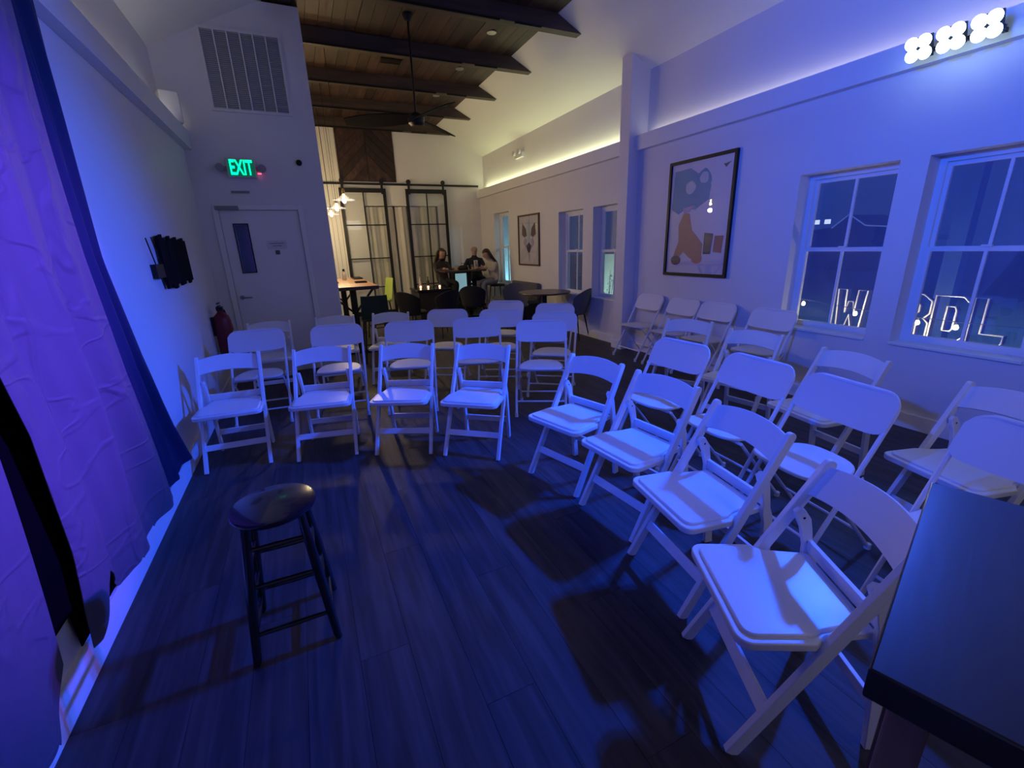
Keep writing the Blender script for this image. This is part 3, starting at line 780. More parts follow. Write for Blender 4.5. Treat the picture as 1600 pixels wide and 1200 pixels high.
# ------------------------------------------------------------------ stage light bar on the right wall
lb = empty('stage_light_bar', (4.14, 1.905, 2.74), label='row of three square blue LED stage lights high on the window wall', cat='stage light')
M_lens = mat('led_lens', (0.8, 0.9, 1.0), 0.3, emis=(0.55, 0.80, 1.0), estr=14.0)
MB().box(0.06, 0.085, -0.22, 0.22, 0.0, 0.025).build('crossbar', M_black, lb)
for s in (-0.19, 0.19): MB().box(0.085, 0.17, s-0.012, s+0.012, 0.0, 0.025).build('wall_arm', M_black, lb)
for k, y in enumerate((0.175, 0.0, -0.175)):
    hrot = Matrix.Rotation(math.radians(28), 3, 'Y')
    hd = MB(); hd.cbox((0,0,0), (0.06, 0.122, 0.122))
    ho = hd.build('lamp_head', M_black, lb, bevel=0.006); ho.location = (-0.02, y, 0.025); ho.rotation_euler = (0, -math.radians(22), 0)
    for (yy, zz) in ((-0.036,-0.036),(0.036,-0.036),(-0.036,0.036),(0.036,0.036)):
        l_ = MB().lathe([(0.001,0),(0.0395,0),(0.0395,0.004),(0.02,0.008),(0.001,0.009)], (0,0,0), 18)
        l_.v = [(-0.030-z_, yy+x_, zz+y_) for x_, y_, z_ in l_.v]
        l_.build('lens', M_lens, ho)
    br = MB().box(0.0, 0.07, y-0.01, y+0.01, 0.0, 0.02).build('yoke', M_black, lb)

# ------------------------------------------------------------------ framed pictures
M_paper = mat('poster_paper', (0.62, 0.60, 0.66), 0.6, var=0.04, vscale=3)
def blob(cx, cy, rx, ry, n=26, wob=0.0, seed=0):
    rnd = random.Random(seed); ph = [rnd.uniform(0, 6.28) for _ in range(4)]
    return [(cx + rx*math.cos(2*PI*k/n)*(1+wob*math.sin(3*2*PI*k/n+ph[0])+wob*.6*math.sin(5*2*PI*k/n+ph[1])), cy + ry*math.sin(2*PI*k/n)*(1+wob*math.sin(4*2*PI*k/n+ph[2]))) for k in range(n)]
def picture(name, y0, y1, z0, z1, label, shapes, fw=0.035, glass=True, fmat=M_black):
    r = empty(name, (XR, (y0+y1)/2, z0), label=label, cat='picture')
    hw, Hh = (y1-y0)/2, z1-z0
    MB().box(-0.035, 0, -hw, -hw+fw, 0, Hh).box(-0.035, 0, hw-fw, hw, 0, Hh).box(-0.035, 0, -hw+fw, hw-fw, 0, fw).box(-0.035, 0, -hw+fw, hw-fw, Hh-fw, Hh).build('frame', fmat, r, bevel=0.002)
    pp = MB().box(-0.012, -0.002, -hw+fw, hw-fw, fw, Hh-fw).build('print', M_paper, r)
    for i, (nm, poly, m) in enumerate(shapes):
        # poly in picture coordinates: u 0..1 from left (far end) to right, v 0..1 upward
        P = [(hw-fw-(u)*(2*hw-2*fw), fw+v*(Hh-2*fw)) for u, v in poly]
        MB().prism(P, -0.0122-0.0004*(i+1), -0.012, lambda y, z, x: (x, y, z)).build(nm, m, pp)
    if glass: MB().box(-0.024, -0.021, -hw+fw, hw-fw, fw, Hh-fw).build('glazing', M_pglass, r)
    return r
Mteal = mat('ink_teal', (0.01, 0.24, 0.45), 0.6, var=0.15, vscale=6); Morg = mat('ink_terracotta', (0.42, 0.19, 0.15), 0.6, var=0.15, vscale=7)
Mpale = mat('ink_pale', (0.42, 0.55, 0.62), 0.6); Mink = mat('ink_dark', (0.05, 0.04, 0.09), 0.6); Mmaroon = mat('ink_maroon', (0.25, 0.05, 0.12), 0.6); Mlil = mat('ink_lilac', (0.40, 0.34, 0.52), 0.6, var=0.1)
picture('framed_poster', 3.68, 4.655, 1.115, 2.45, 'large black-framed poster with teal clouds and a terracotta scooter on the right wall', [
    ('teal_area', [(0.03,0.60),(0.16,0.55),(0.30,0.60),(0.45,0.58),(0.66,0.66),(0.68,0.78),(0.48,0.88),(0.32,0.95),(0.05,0.94)], Mteal),
    ('teal_area', blob(0.55, 0.83, 0.12, 0.09, wob=0.1, seed=3), Mteal),
    ('pale_balloon', blob(0.34, 0.78, 0.085, 0.055, wob=0.06, seed=4), Mpale),
    ('pale_balloon', blob(0.56, 0.85, 0.07, 0.05, wob=0.06, seed=5), Mpale),
    ('scooter_body', [(0.12,0.16),(0.2,0.3),(0.18,0.45),(0.26,0.56),(0.36,0.55),(0.42,0.40),(0.52,0.34),(0.62,0.27),(0.62,0.17),(0.52,0.12),(0.42,0.14),(0.3,0.2),(0.2,0.14)], Morg),
    ('front_wheel', blob(0.17, 0.12, 0.09, 0.045, seed=1), Mink), ('rear_wheel', blob(0.54, 0.14, 0.09, 0.05, seed=2), Morg),
    ('luggage', [(0.64,0.18),(0.76,0.18),(0.78,0.36),(0.64,0.37)], Mink), ('luggage', [(0.80,0.20),(0.93,0.19),(0.94,0.34),(0.81,0.34)], Mmaroon),
    ('handlebar', [(0.26,0.55),(0.36,0.57),(0.44,0.62),(0.24,0.60)], Mlil), ('bird', [(0.84,0.93),(0.88,0.90),(0.95,0.94),(0.88,0.93)], Mink)])
Mbrown = mat('ink_brown', (0.10, 0.06, 0.06), 0.7, var=0.3, vscale=30); Mgold = mat('frame_brown', (0.10, 0.065, 0.05), 0.5)
picture('animal_print', 8.12, 9.06, 1.135, 2.14, 'brown-framed print of a horned animal face on the far right wall', [
    ('ear', [(0.14,0.62),(0.18,0.86),(0.36,0.74),(0.40,0.60),(0.28,0.56)], Mbrown), ('ear', [(0.86,0.62),(0.82,0.86),(0.64,0.74),(0.60,0.60),(0.72,0.56)], Mbrown),
    ('brow', [(0.44,0.92),(0.56,0.92),(0.60,0.60),(0.54,0.46),(0.46,0.46),(0.40,0.60)], Mpale),
    ('cheek', [(0.30,0.56),(0.42,0.50),(0.34,0.34),(0.22,0.44)], Mlil), ('cheek', [(0.70,0.56),(0.58,0.50),(0.66,0.34),(0.78,0.44)], Mlil),
    ('muzzle', [(0.36,0.38),(0.5,0.46),(0.64,0.38),(0.56,0.26),(0.5,0.22),(0.44,0.26)], Mink),
    ('beard', [(0.46,0.22),(0.54,0.22),(0.50,0.06)], Mlil)], fw=0.03, fmat=Mgold)

# ------------------------------------------------------------------ ceiling fittings
fan = empty('ceiling_fan', (1.63, 6.30, 3.10), label='black three-blade ceiling fan on a long downrod', cat='fan')
MB().tube([(0,0,0.06),(0,0,1.10)], 0.014, 10).build('downrod', M_black, fan)
MB().lathe([(0.001,1.06),(0.03,1.06),(0.065,1.12),(0.065,1.145),(0.001,1.145)]).build('canopy', M_black, fan)
MB().lathe([(0.001,-0.06),(0.07,-0.06),(0.10,-0.03),(0.105,0.04),(0.06,0.08),(0.02,0.10),(0.001,0.10)]).build('motor', M_black, fan)
for ang in (42, 162, 282):
    a = math.radians(ang)
    def bl(u, v):
        rr = 0.08 + 0.80*u; wd = 0.088 + 0.04*math.sin(PI*min(1, u*1.1)); t = (v-0.5)*wd*2*(0.72 if u > 0.97 else 1)
        x, y, z = rr, t, 0.02 + t*0.32 - 0.03*u
        return (x*math.cos(a)-y*math.sin(a), x*math.sin(a)+y*math.cos(a), z)
    MB().grid(bl, 12, 4, th=(0, 0, 0.008)).build('blade', M_matblack, fan)
M_dl = mat('downlight_lens', (0.7, 0.7, 0.65), 0.3, emis=(1, 0.85, 0.65), estr=3.0)
for (y, lb_) in ((6.40, 'recessed round ceiling light nearest the camera among the boards'), (7.73, 'middle recessed round ceiling light among the boards'), (9.10, 'farthest recessed round ceiling light among the boards')):
    o = empty('recessed_light', (2.765, y, ZC-0.006), label=lb_, cat='ceiling light', group='recessed lights in the boarded ceiling')
    MB().lathe([(0.045,-0.006),(0.062,-0.006),(0.066,0.0),(0.066,0.004),(0.045,0.004)], n=28).build('rim', mat('nickel_rim', (0.35,0.33,0.32), 0.3, metal=0.9), o)
    MB().lathe([(0.001,-0.001),(0.046,-0.001),(0.046,0.003),(0.001,0.003)], n=24).build('lens', M_dl, o)
for (x, y, sx, sy, lb_) in ((1.70, 7.78, 0.16, 0.10, 'dark ceiling vent in the boards right behind the fan rod'), (1.62, 10.43, 0.12, 0.07, 'small dark ceiling vent in the farthest bay of boards')):
    o = empty('ceiling_vent', (x, y, ZC-0.006), label=lb_, cat='vent')
    MB().box(-sx, sx, -sy, sy, -0.008, 0).build('frame', M_black, o)
    for k in range(4): MB().box(-sx+.015, sx-.015, -sy+0.02+k*sy*0.45, -sy+0.03+k*sy*0.45, -0.014, -0.008).build('vane', M_black, o)

# emergency light on the upper right wall
o = empty('emergency_light', (4.50, 9.15, 3.27), label='white twin-head emergency light on the upper right wall', cat='emergency light')
MB().box(-0.06, 0, -0.17, 0.17, 0, 0.10).build('housing', mat('sign_white', (0.6, 0.6, 0.62), 0.4), o, bevel=0.008)
for s in (-1, 1):
    h = MB().lathe([(0.001,0),(0.04,0),(0.05,0.05),(0.001,0.05)], n=16); h.v = [(-0.07-z, s*0.12+x, 0.10+y) for x, y, z in h.v]
    h.build('lamp_head', mat('sign_white', (0.6, 0.6, 0.62), 0.4), o)

# ------------------------------------------------------------------ sliding glass doors
rail = empty('sliding_door_rail', (0, YB-0.06, 2.975), label='long black barn-door rail across the back wall', cat='rail')
MB().box(0.55, 4.33, -0.008, 0.008, -0.022, 0.022).build('rail_bar', M_black, rail)
for x in (0.8, 1.6, 2.4, 3.2, 4.1):
    MB().tube([(x, 0.0, 0), (x, 0.06, 0)], 0.012).build('standoff', M_black, rail)
def barn_door(x0, x1, label):
    r = empty('sliding_glass_door', (x0, YB-0.085, 0.02), label=label, cat='door', group='black-framed sliding glass doors')
    W = x1-x0; Ht = 2.86
    MB().box(0, 0.065, -0.02, 0.02, 0, Ht).box(W-0.065, W, -0.02, 0.02, 0, Ht).box(0.065, W-0.065, -0.02, 0.02, 0, 0.12).box(0.065, W-0.065, -0.02, 0.02, Ht-0.09, Ht).build('frame', M_black, r)
    mu = MB().box(W/2-0.012, W/2+0.012, -0.012, 0.012, 0.12, Ht-0.09)
    for z in (0.68, 1.34, 2.08): mu.box(0.065, W-0.065, -0.012, 0.012, z-0.012, z+0.012)
    mu.build('muntins', M_black, r)
    zs = [0.12, 0.68, 1.34, 2.08, Ht-0.09]
    for i in range(4):
        for (a, b) in ((0.065, W/2-0.012), (W/2+0.012, W-0.065)):
            MB().box(a, b, -0.003, 0.003, zs[i]+0.012, zs[i+1]-0.012).build('pane', M_dglass, r)
    for x in (0.08, W-0.08):
        hg = MB().box(x-0.025, x+0.025, -0.028, -0.02, Ht-0.12, Ht+0.12)
        wv = MB().lathe([(0.001,-0.012),(0.05,-0.012),(0.05,0.012),(0.001,0.012)], n=18); hg.add([(x+a_, -0.024-c_, Ht+0.15+b_) for a_, b_, c_ in wv.v], wv.f, 0, True)
        hg.build('hanger', M_black, r)
    return r
barn_door(1.03, 2.045, 'left black-framed glass sliding door behind the hanging pendant lamps')
barn_door(2.50, 3.485, 'right black-framed glass sliding door behind the seated guests')
# drapes in the opening
M_drape = mat('beige_drape', (0.62, 0.60, 0.55), 0.85, var=0.06, vscale=3, bump=0.1, bscale=150)
for (x0, x1, lbl) in ((1.56, 2.00, 'beige drape hanging in the opening behind the left glass door'), (2.03, 2.19, 'narrow beige drape in the gap between the two glass doors, left of the dark slit'), (2.235, 2.52, 'beige drape in the gap between the two glass doors, right of the dark slit'), (2.54, 3.24, 'beige drape hanging in the opening behind the right glass door')):
    W = x1-x0
    def dr(u, v, x0=x0, W=W):
        return (x0+W*u, YB+0.05+0.024*math.sin(u*W*27)+0.008*math.sin(u*W*61+v*2), 0.03+2.47*v)
    tag(MB().grid(dr, max(16, int(W*90)), 10, th=(0, 0.003, 0)).build('drape', M_drape), lbl, 'curtain')

# ------------------------------------------------------------------ back-left: tall table, pendants, green chair
M_tw = wood_mat('warm_table_wood', (0.30, 0.12, 0.05), (0.60, 0.30, 0.14), 0.35, scale=(20, 1.5, 8), perobj=0.0)
t = empty('tall_wood_table', (0.55, 8.0, 0), label='tall table with warm wooden top under the pendant lamps', cat='table')
MB().box(-0.45, 0.46, -1.10, 1.40, 1.005, 1.05).build('table_top', M_tw, t, bevel=0.006)
MB().box(-0.452, 0.462, -1.104, -1.07, 1.0, 1.047).build('front_edge', M_blackpaint, t)
for y in (-0.75, 1.05):
    MB().bar((0.12, y, 0), (0.12, y, 1.0), 0.09, 0.09).build('leg', M_black, t)
    MB().bar((0.12, y, 0.62), (-0.25, y, 0.98), 0.03, 0.03, (0,1,0)).bar((0.12, y, 0.62), (0.42, y, 0.98), 0.03, 0.03, (0,1,0)).build('brace', M_black, t)
    MB().box(-0.25, 0.45, y-0.05, y+0.05, 0, 0.04).build('foot', M_black, t)
# things on it
b = empty('sauce_bottle', (0.70, 8.75, 1.05), label='clear bottle with black cap standing on the tall wooden table', cat='bottle')
MB().lathe([(0.001,0),(0.035,0),(0.036,0.09),(0.026,0.12),(0.016,0.135),(0.016,0.15),(0.001,0.15)]).build('body', mat('bottle_clear', (0.55, 0.5, 0.42), 0.15), b)
MB().lathe([(0.001,0.15),(0.02,0.15),(0.02,0.19),(0.001,0.19)]).build('cap', M_black, b)
MB().lathe([(0.0365,0.02),(0.0368,0.02),(0.0368,0.08),(0.0365,0.08)]).build('label_band', mat('tag_white', (0.5, 0.5, 0.5), 0.7), b)
for (x, y, rx, ry, lbl) in ((0.86, 7.75, 0.09, 0.10, 'black tray on the right side of the tall wooden table'), (0.93, 8.9, 0.08, 0.22, 'long black tray at the far edge of the tall wooden table'), (0.47, 7.95, 0.06, 0.06, 'small dark dish on the tall table beside the partition')):
    o = empty('tray', (x, y, 1.05), label=lbl, cat='tray')
    MB().box(-rx, rx, -ry, ry, 0, 0.008).box(-rx, -rx+.008, -ry, ry, 0.008, 0.022).box(rx-.008, rx, -ry, ry, 0.008, 0.022).box(-rx+.008, rx-.008, -ry, -ry+.008, 0.008, 0.022).box(-rx+.008, rx-.008, ry-.008, ry, 0.008, 0.022).build('dish', M_black, o)
# pendants
M_bulb = mat('warm_bulb', (1, 0.9, 0.6), 0.3, emis=(1.0, 0.80, 0.42), estr=28)
M_shade = glass_mat('pendant_glass', (1.0, 0.95, 0.85), 0.05, 1.35, glare_haze=0.05)
for y, lbl in ((7.3, 'nearest of the three glowing glass pendant lamps over the tall table'), (8.68, 'middle one of the three glowing glass pendant lamps'), (10.1, 'farthest of the three glowing glass pendant lamps')):
    o = empty('pendant_lamp', (0.73, y, 2.24), label=lbl, cat='lamp', group='pendant lamps over the tall table')
    MB().tube([(0,0,0.16),(0,0,ZC-2.24)], 0.004, 6).build('cord', M_black, o)
    MB().lathe([(0.001,0.09),(0.022,0.09),(0.024,0.13),(0.012,0.17),(0.001,0.17)]).build('socket', mat('brass', (0.5, 0.35, 0.15), 0.3, metal=1.0), o)
    MB().lathe([(0.022,0.10),(0.05,0.06),(0.08,0.035),(0.15,0.015),(0.155,0.010),(0.08,0.030),(0.048,0.056),(0.020,0.098)], n=32).build('shade', M_shade, o)
    MB().lathe([(0.001,-0.03),(0.016,-0.026),(0.026,-0.008),(0.024,0.015),(0.014,0.045),(0.012,0.09),(0.001,0.09)]).build('bulb', M_bulb, o)
    point('pendant_glow', (0.73, y, 2.12), 20, (1.0, 0.74, 0.40), 0.04)

def bar_stool(name, x, y, rz, m, label, green=True):
    r = empty(name, (x, y, 0), rz=rz, label=label, cat='stool')
    def bk(u, v):
        q = 2*u-1
        return (q*0.19*(1-0.08*v), 0.17+0.06*v+0.03*(1-q*q), 0.70+0.36*v)
    MB().grid(bk, 10, 6, th=(0, 0.012, 0)).build('backrest', m, r, bevel=0.003)
    MB().prism([(-.19,-.18),(.19,-.18),(.2,.0),(.18,.18),(-.18,.18),(-.2,.0)], 0.66, 0.70).build('seat', m, r, bevel=0.01)
    for sx in (-1,1):
        for sy in (-1,1): MB().tube([(sx*.2, sy*.2, 0), (sx*.14, sy*.14, .66)], 0.012).build('leg', M_black, r)
    MB().tube([(-.185,-.185,.22),(.185,-.185,.22),(.185,.185,.22),(-.185,.185,.22)], 0.008, closed=True).build('footrest', M_black, r)
    return r
M_lime = mat('lime_plastic', (0.42, 0.55, 0.10), 0.35)
M_dgreen = mat('dark_green_plastic', (0.010, 0.035, 0.022), 0.4)
bar_stool('bar_stool', 1.20, 8.35, math.radians(-80), M_lime, 'lime green bar stool at the far side of the tall wooden table')
bar_stool('bar_stool', 0.86, 6.66, math.radians(178), M_dgreen, 'dark green bar stool tucked under the near end of the tall wooden table').location = (0.86, 7.25, 0); bpy.data.objects['bar_stool.001'].scale = (1, 1, 0.9); bpy.data.objects['bar_stool.001'].location.y = 6.62

# ------------------------------------------------------------------ back-right: table for four, chairs
t = empty('round_table', (3.86, 7.02, 0), label='round dark wooden table before the far windows', cat='table')
MB().lathe([(0.001,0.72),(0.44,0.72),(0.46,0.735),(0.455,0.75),(0.001,0.75)], n=48).build('table_top', wood_mat('walnut_top', (0.03, 0.018, 0.018), (0.09, 0.055, 0.05), 0.3, scale=(3, 20, 6), perobj=0.0), t)
MB().lathe([(0.001,0.03),(0.045,0.03),(0.04,0.72),(0.001,0.72)]).build('pedestal', M_black, t)
MB().lathe([(0.001,0),(0.25,0),(0.25,0.015),(0.06,0.03),(0.001,0.03)], n=32).build('base', M_black, t)
def tub_chair(x, y, rz, m, label, group=None, sc=1.0):
    r = empty('dining_chair', (x, y, 0), rz=rz, label=label, cat='chair', group=group)
    def bk(u, v):
        a = -1.15 + 2.3*u
        rr = 0.24 + 0.05*v
        h = 0.44 + (0.40 - 0.13*abs(2*u-1)**2)*v
        return (rr*math.sin(a), rr*math.cos(a)-0.02+0.03*v, h)
    MB().grid(bk, 14, 6, th=(0, 0.02, 0)).build('backrest', m, r, bevel=0.004)
    MB().lathe([(0.001,0.41),(0.2,0.41),(0.235,0.43),(0.235,0.46),(0.2,0.48),(0.001,0.482)], n=26).build('seat', m, r)
    for sx in (-1,1):
        for sy in (-1,1): MB().tube([(sx*.22, sy*.22, 0), (sx*.15, sy*.15, .42)], [0.009, 0.013]).build('leg', M_black, r)
    return r
tub_chair(4.06, 6.42, math.radians(215), M_greyfab, 'dark grey upholstered chair on thin black legs beside the pilaster')
tub_chair(3.70, 7.85, math.radians(-20), M_greyfab, 'dark upholstered chair behind the round table by the far window')
tub_chair(3.05, 8.45, math.radians(150), M_darkfab, 'black rounded tub chair in front of the seated guests')
tub_chair(1.75, 8.1, math.radians(130), M_darkfab, 'black tub chair before the left glass door')
tub_chair(2.25, 7.9, math.radians(200), M_darkfab, 'black tub chair left of the low candle table')
# low dark bench by the wall
bn = empty('bench', (4.05, 8.68, 0), label='dark padded bench against the right wall below the animal print', cat='bench')
MB().box(-0.28, 0.28, -0.6, 0.6, 0.40, 0.48).build('seat', M_greyfab, bn, bevel=0.02, seg=3)
MB().box(0.22, 0.30, -0.6, 0.6, 0.48, 0.80).build('backrest', M_greyfab, bn, bevel=0.02, seg=3)
MB().box(-0.24, 0.24, -0.55, 0.55, 0, 0.40).build('plinth', M_black, bn)
# candle table
t = empty('console_table', (2.42, 9.35, 0), label='dark square table holding candles and bottles before the right glass door', cat='table')
MB().box(-0.36, 0.36, -0.36, 0.36, 0.71, 0.75).build('table_top', M_blackpaint, t, bevel=0.004)
MB().box(-0.33, 0.33, -0.33, 0.33, 0.0, 0.70).build('base', M_darkfab, t)
M_cg = mat('candle_glow', (1, 0.5, 0.35), 0.4, emis=(1.0, 0.45, 0.30), estr=4)
for (x, y, lbl) in ((2.23, 9.42, 'leftmost glowing candle glass on the dark square table'), (2.36, 9.30, 'second glowing candle glass on the dark square table'), (2.60, 9.28, 'rightmost glowing candle glass on the dark square table')):
    o = empty('candle_glass', (x, y, 0.75), label=lbl, cat='candle')
    MB().lathe([(0.001,0),(0.028,0),(0.032,0.07),(0.030,0.07),(0.026,0.005),(0.001,0.005)]).build('glass', M_shade, o)
    MB().lathe([(0.001,0.006),(0.018,0.006),(0.018,0.045),(0.001,0.05)]).build('candle', M_cg, o)
M_bot = mat('bottle_dark', (0.03, 0.04, 0.03), 0.12)
for (x, y, h, lbl) in ((2.26, 9.55, 0.26, 'tall pale bottle at the left of the dark square table'), (2.44, 9.60, 0.22, 'dark bottle between the candles on the dark square table'), (2.68, 9.50, 0.24, 'dark bottle at the right of the dark square table')):
    o = empty('bottle', (x, y, 0.75), label=lbl, cat='bottle')
    MB().lathe([(0.001,0),(0.032,0),(0.032,h*.55),(0.012,h*.72),(0.012,h*.95),(0.001,h*.95)]).build('body', M_bot if 'dark b' in lbl else mat('bottle_pale', (0.45,0.42,0.4), 0.2), o)
    MB().lathe([(0.001,h*.95),(0.014,h*.95),(0.014,h),(0.001,h)]).build('cap', M_black, o)

# guests' high table
t = empty('high_table', (3.40, 9.92, 0), label='narrow high table where three guests are sitting', cat='table')
MB().box(-0.55, 0.42, -0.27, 0.27, 1.02, 1.055).build('table_top', wood_mat('walnut_top', (0,0,0), (0,0,0)), t, bevel=0.004)
MB().bar((0.08, 0, 0.03), (0.08, 0, 1.02), 0.08, 0.08).build('pedestal', M_black, t)
MB().box(-0.30, 0.26, -0.25, 0.25, 0, 0.03).build('base', M_black, t)
for (x, y, lbl) in ((3.18, 9.82, 'dark glass before the left guest'), (3.52, 9.72, 'clear tumbler before the middle guest'), (3.70, 9.92, 'second tumbler beside the middle guest')):
    o = empty('drinking_glass', (x, y, 1.055), label=lbl + ' on the high table', cat='glass')
    MB().lathe([(0.001,0),(0.03,0),(0.036,0.11),(0.034,0.11),(0.028,0.006),(0.001,0.006)]).build('tumbler', M_shade, o)
    MB().lathe([(0.001,0.007),(0.028,0.007),(0.031,0.06),(0.001,0.06)]).build('drink', mat('drink_amber', (0.5, 0.3, 0.2), 0.2), o)
o = empty('handbag', (3.36, 9.92, 1.055), label='black handbag lying on the high table between two guests', cat='bag')
MB().lathe([(0.001,0),(0.10,0),(0.12,0.03),(0.10,0.08),(0.04,0.10),(0.001,0.10)], n=20).build('body', M_darkfab, o)
MB().tube([(-0.06,0,0.08),(-0.04,0,0.14),(0.04,0,0.14),(0.06,0,0.08)], 0.006).build('strap', M_black, o)
o = empty('teal_glow_box', (3.72, 11.00, 0.0), label='low dark box with teal glow added for the light patch on the back wall', cat='light patch')  # added box; its glow imitates the teal light falling on the back wall
MB().box(-0.29, 0.29, -0.10, 0.14, 0, 0.98).build('cabinet', M_darkfab, o, bevel=0.006)  # body of the added teal glow box
MB().box(-0.25, 0.25, -0.106, -0.10, 0.45, 0.92).build('teal_glow_panel', mat('teal_glow', (0.2, 0.35, 0.4), 0.3, emis=(0.30, 0.55, 0.62), estr=0.35), o)

# ------------------------------------------------------------------ seated guests
M_skin = mat('skin', (0.42, 0.25, 0.20), 0.55, var=0.05, vscale=10)
def seated(name, loc, rz, label, top_m, leg_m, shoe_m, hair_m, hair_style, lean=0.0, head_tilt=0.0, seat_h=0.72, hands=((-0.16, -0.40, 1.08), (0.16, -0.40, 1.08)), extra=None):
    """faces local -y, sitting on a stool of height seat_h; one skinned body mesh"""
    r = empty(name, loc, rz=rz, label=label, cat='person')
    V = []; E = []; R = []
    def add(p, rad, par=None):
        V.append(Vector(p)); R.append(rad)
        if par is not None: E.append((par, len(V)-1))
        return len(V)-1
    def L(y, z):  # lean the torso forward about the hip
        a = lean; dz = z-seat_h-0.08; return (y*math.cos(a) - dz*math.sin(a), seat_h+0.08 + dz*math.cos(a) + y*math.sin(a))
    def T(x, y, z): q = L(y, z); return (x, q[0], q[1])
    hip = add((0, 0, seat_h+0.08), (0.155, 0.12))
    wst = add(T(0, 0, seat_h+0.25), (0.135, 0.10), hip)
    chs = add(T(0, 0.01, seat_h+0.42), (0.155, 0.11), wst)
    nck0 = add(T(0, 0.01, seat_h+0.54), (0.075, 0.065), chs)
    nck = add(T(0, -0.01, seat_h+0.60), (0.052, 0.055), nck0)
    hb_ = T(0, -0.02, seat_h+0.66); a2 = lean + head_tilt
    def Hd(x, y, z): return (hb_[0]+x, hb_[1] + y*math.cos(a2) - z*math.sin(a2), hb_[2] + z*math.cos(a2) + y*math.sin(a2))
    jw = add(Hd(0, -0.015, 0.0), (0.068, 0.074), nck)
    fc = add(Hd(0, -0.010, 0.065), (0.084, 0.096), jw)
    cr = add(Hd(0, 0.0, 0.125), (0.066, 0.080), fc)
    wrists = []
    for i, s in enumerate((-1, 1)):
        sh = add(T(s*0.17, 0.01, seat_h+0.47), (0.060, 0.060), chs)
        H_ = Vector(hands[i]); shp = V[sh]
        el = (shp+H_)/2 + Vector((s*0.07, 0.05, -0.11)); e_ = add(el, (0.042, 0.042), sh)
        wr = add(H_ + Vector((0, 0.07, 0.005)), (0.026, 0.022), e_)
        pm = add(H_ + Vector((0, 0.01, 0.0)), (0.034, 0.016), wr)
        wrists.append(H_)
        kn = add((s*0.13, -0.43, seat_h+0.03), (0.062, 0.062), None)
        th = add((s*0.095, -0.10, seat_h+0.07), (0.088, 0.080), hip); E.append((th, kn))
        an = add((s*0.12, -0.36, 0.34), (0.040, 0.042), kn)
        hl = add((s*0.12, -0.36, 0.285), (0.040, 0.045), an)
        to = add((s*0.13, -0.52, 0.265), (0.036, 0.026), an)
    me = bpy.data.meshes.new('body'); me.from_pydata([tuple(v) for v in V], E, []); me.update()
    o = bpy.data.objects.new('body', me); COL.objects.link(o)
    o.modifiers.new('skin', 'SKIN')
    if not me.skin_vertices: raise RuntimeError('no skin layer')
    for i, rr in enumerate(R): me.skin_vertices[0].data[i].radius = rr
    me.skin_vertices[0].data[0].use_root = True
    sub = o.modifiers.new('sub', 'SUBSURF'); sub.levels = 2; sub.render_levels = 2
    bpy.context.view_layer.update()
    dg = bpy.context.evaluated_depsgraph_get()
    nm = bpy.data.meshes.new_from_object(o.evaluated_get(dg)); 
    bpy.data.objects.remove(o)
    o = bpy.data.objects.new('body', nm); COL.objects.link(o); o.parent = r
    nm.materials.clear()
    for m in (M_skin, top_m, leg_m, shoe_m): nm.materials.append(m)
    neckz = V[nck].z; 
    for p in nm.polygons:
        c = p.center; p.use_smooth = True
        dh = min((c-w_).length for w_ in wrists)
        if c.z < 0.33: mi = 3
        elif dh < 0.085: mi = 0
        elif (c - V[nck]).length < 0.05 or (c - V[fc]).length < 0.17 and c.z > V[nck].z-0.01: mi = 0
        elif c.z < seat_h+0.14 and (c.y < -0.14 or c.z < seat_h+0.10) and dh > 0.2 and not (c.z > seat_h+0.10 and abs(c.x) > 0.2): mi = 2
        else: mi = 1
        p.material_index = mi
    # face
    def hsph(nm_, c_, rad, m):
        mb = MB(); n1, n2 = 10, 7; vs = []; fs = []
        for i in range(n2+1):
            th_ = PI*i/n2
            for k in range(n1): ph_ = 2*PI*k/n1; vs.append(Hd(c_[0]+rad[0]*math.sin(th_)*math.cos(ph_), c_[1]+rad[1]*math.sin(th_)*math.sin(ph_), c_[2]+rad[2]*math.cos(th_)))
        for i in range(n2):
            for k in range(n1): fs.append((i*n1+k, i*n1+(k+1)%n1, (i+1)*n1+(k+1)%n1, (i+1)*n1+k))
        mb.add(vs, fs, 0, True); return mb.build(nm_, m, r)
    for s in (-1, 1):
        hsph('eye', (s*0.028, -0.078, 0.068), (0.010, 0.008, 0.006), M_black)
        hsph('ear', (s*0.070, 0.005, 0.055), (0.010, 0.018, 0.028), M_skin)
    hsph('nose', (0, -0.094, 0.045), (0.012, 0.016, 0.022), M_skin)
    hsph('mouth', (0, -0.082, 0.008), (0.022, 0.008, 0.005), mat('lips', (0.25, 0.09, 0.08), 0.5))
    # fingers
    for i, s in enumerate((-1, 1)):
        H_ = wrists[i]
        for k in range(4):
            x = (k-1.5)*0.017
            ln = (0.062, 0.074, 0.070, 0.054)[k if s > 0 else 3-k]
            MB().tube([H_+Vector((x*0.8, 0.0, 0)), H_+Vector((x, -0.03, 0.006)), H_+Vector((x*1.1, -0.03-ln*0.4, 0.0)), H_+Vector((x*1.1, -0.03-ln*0.75, -0.016))], [0.009, 0.009, 0.008, 0.006], 6).build('finger', M_skin, r)
        MB().tube([H_+Vector((-s*0.022, 0.03, 0)), H_+Vector((-s*0.042, 0.0, 0.002)), H_+Vector((-s*0.046, -0.03, -0.004))], [0.011, 0.010, 0.007], 6).build('thumb', M_skin, r)
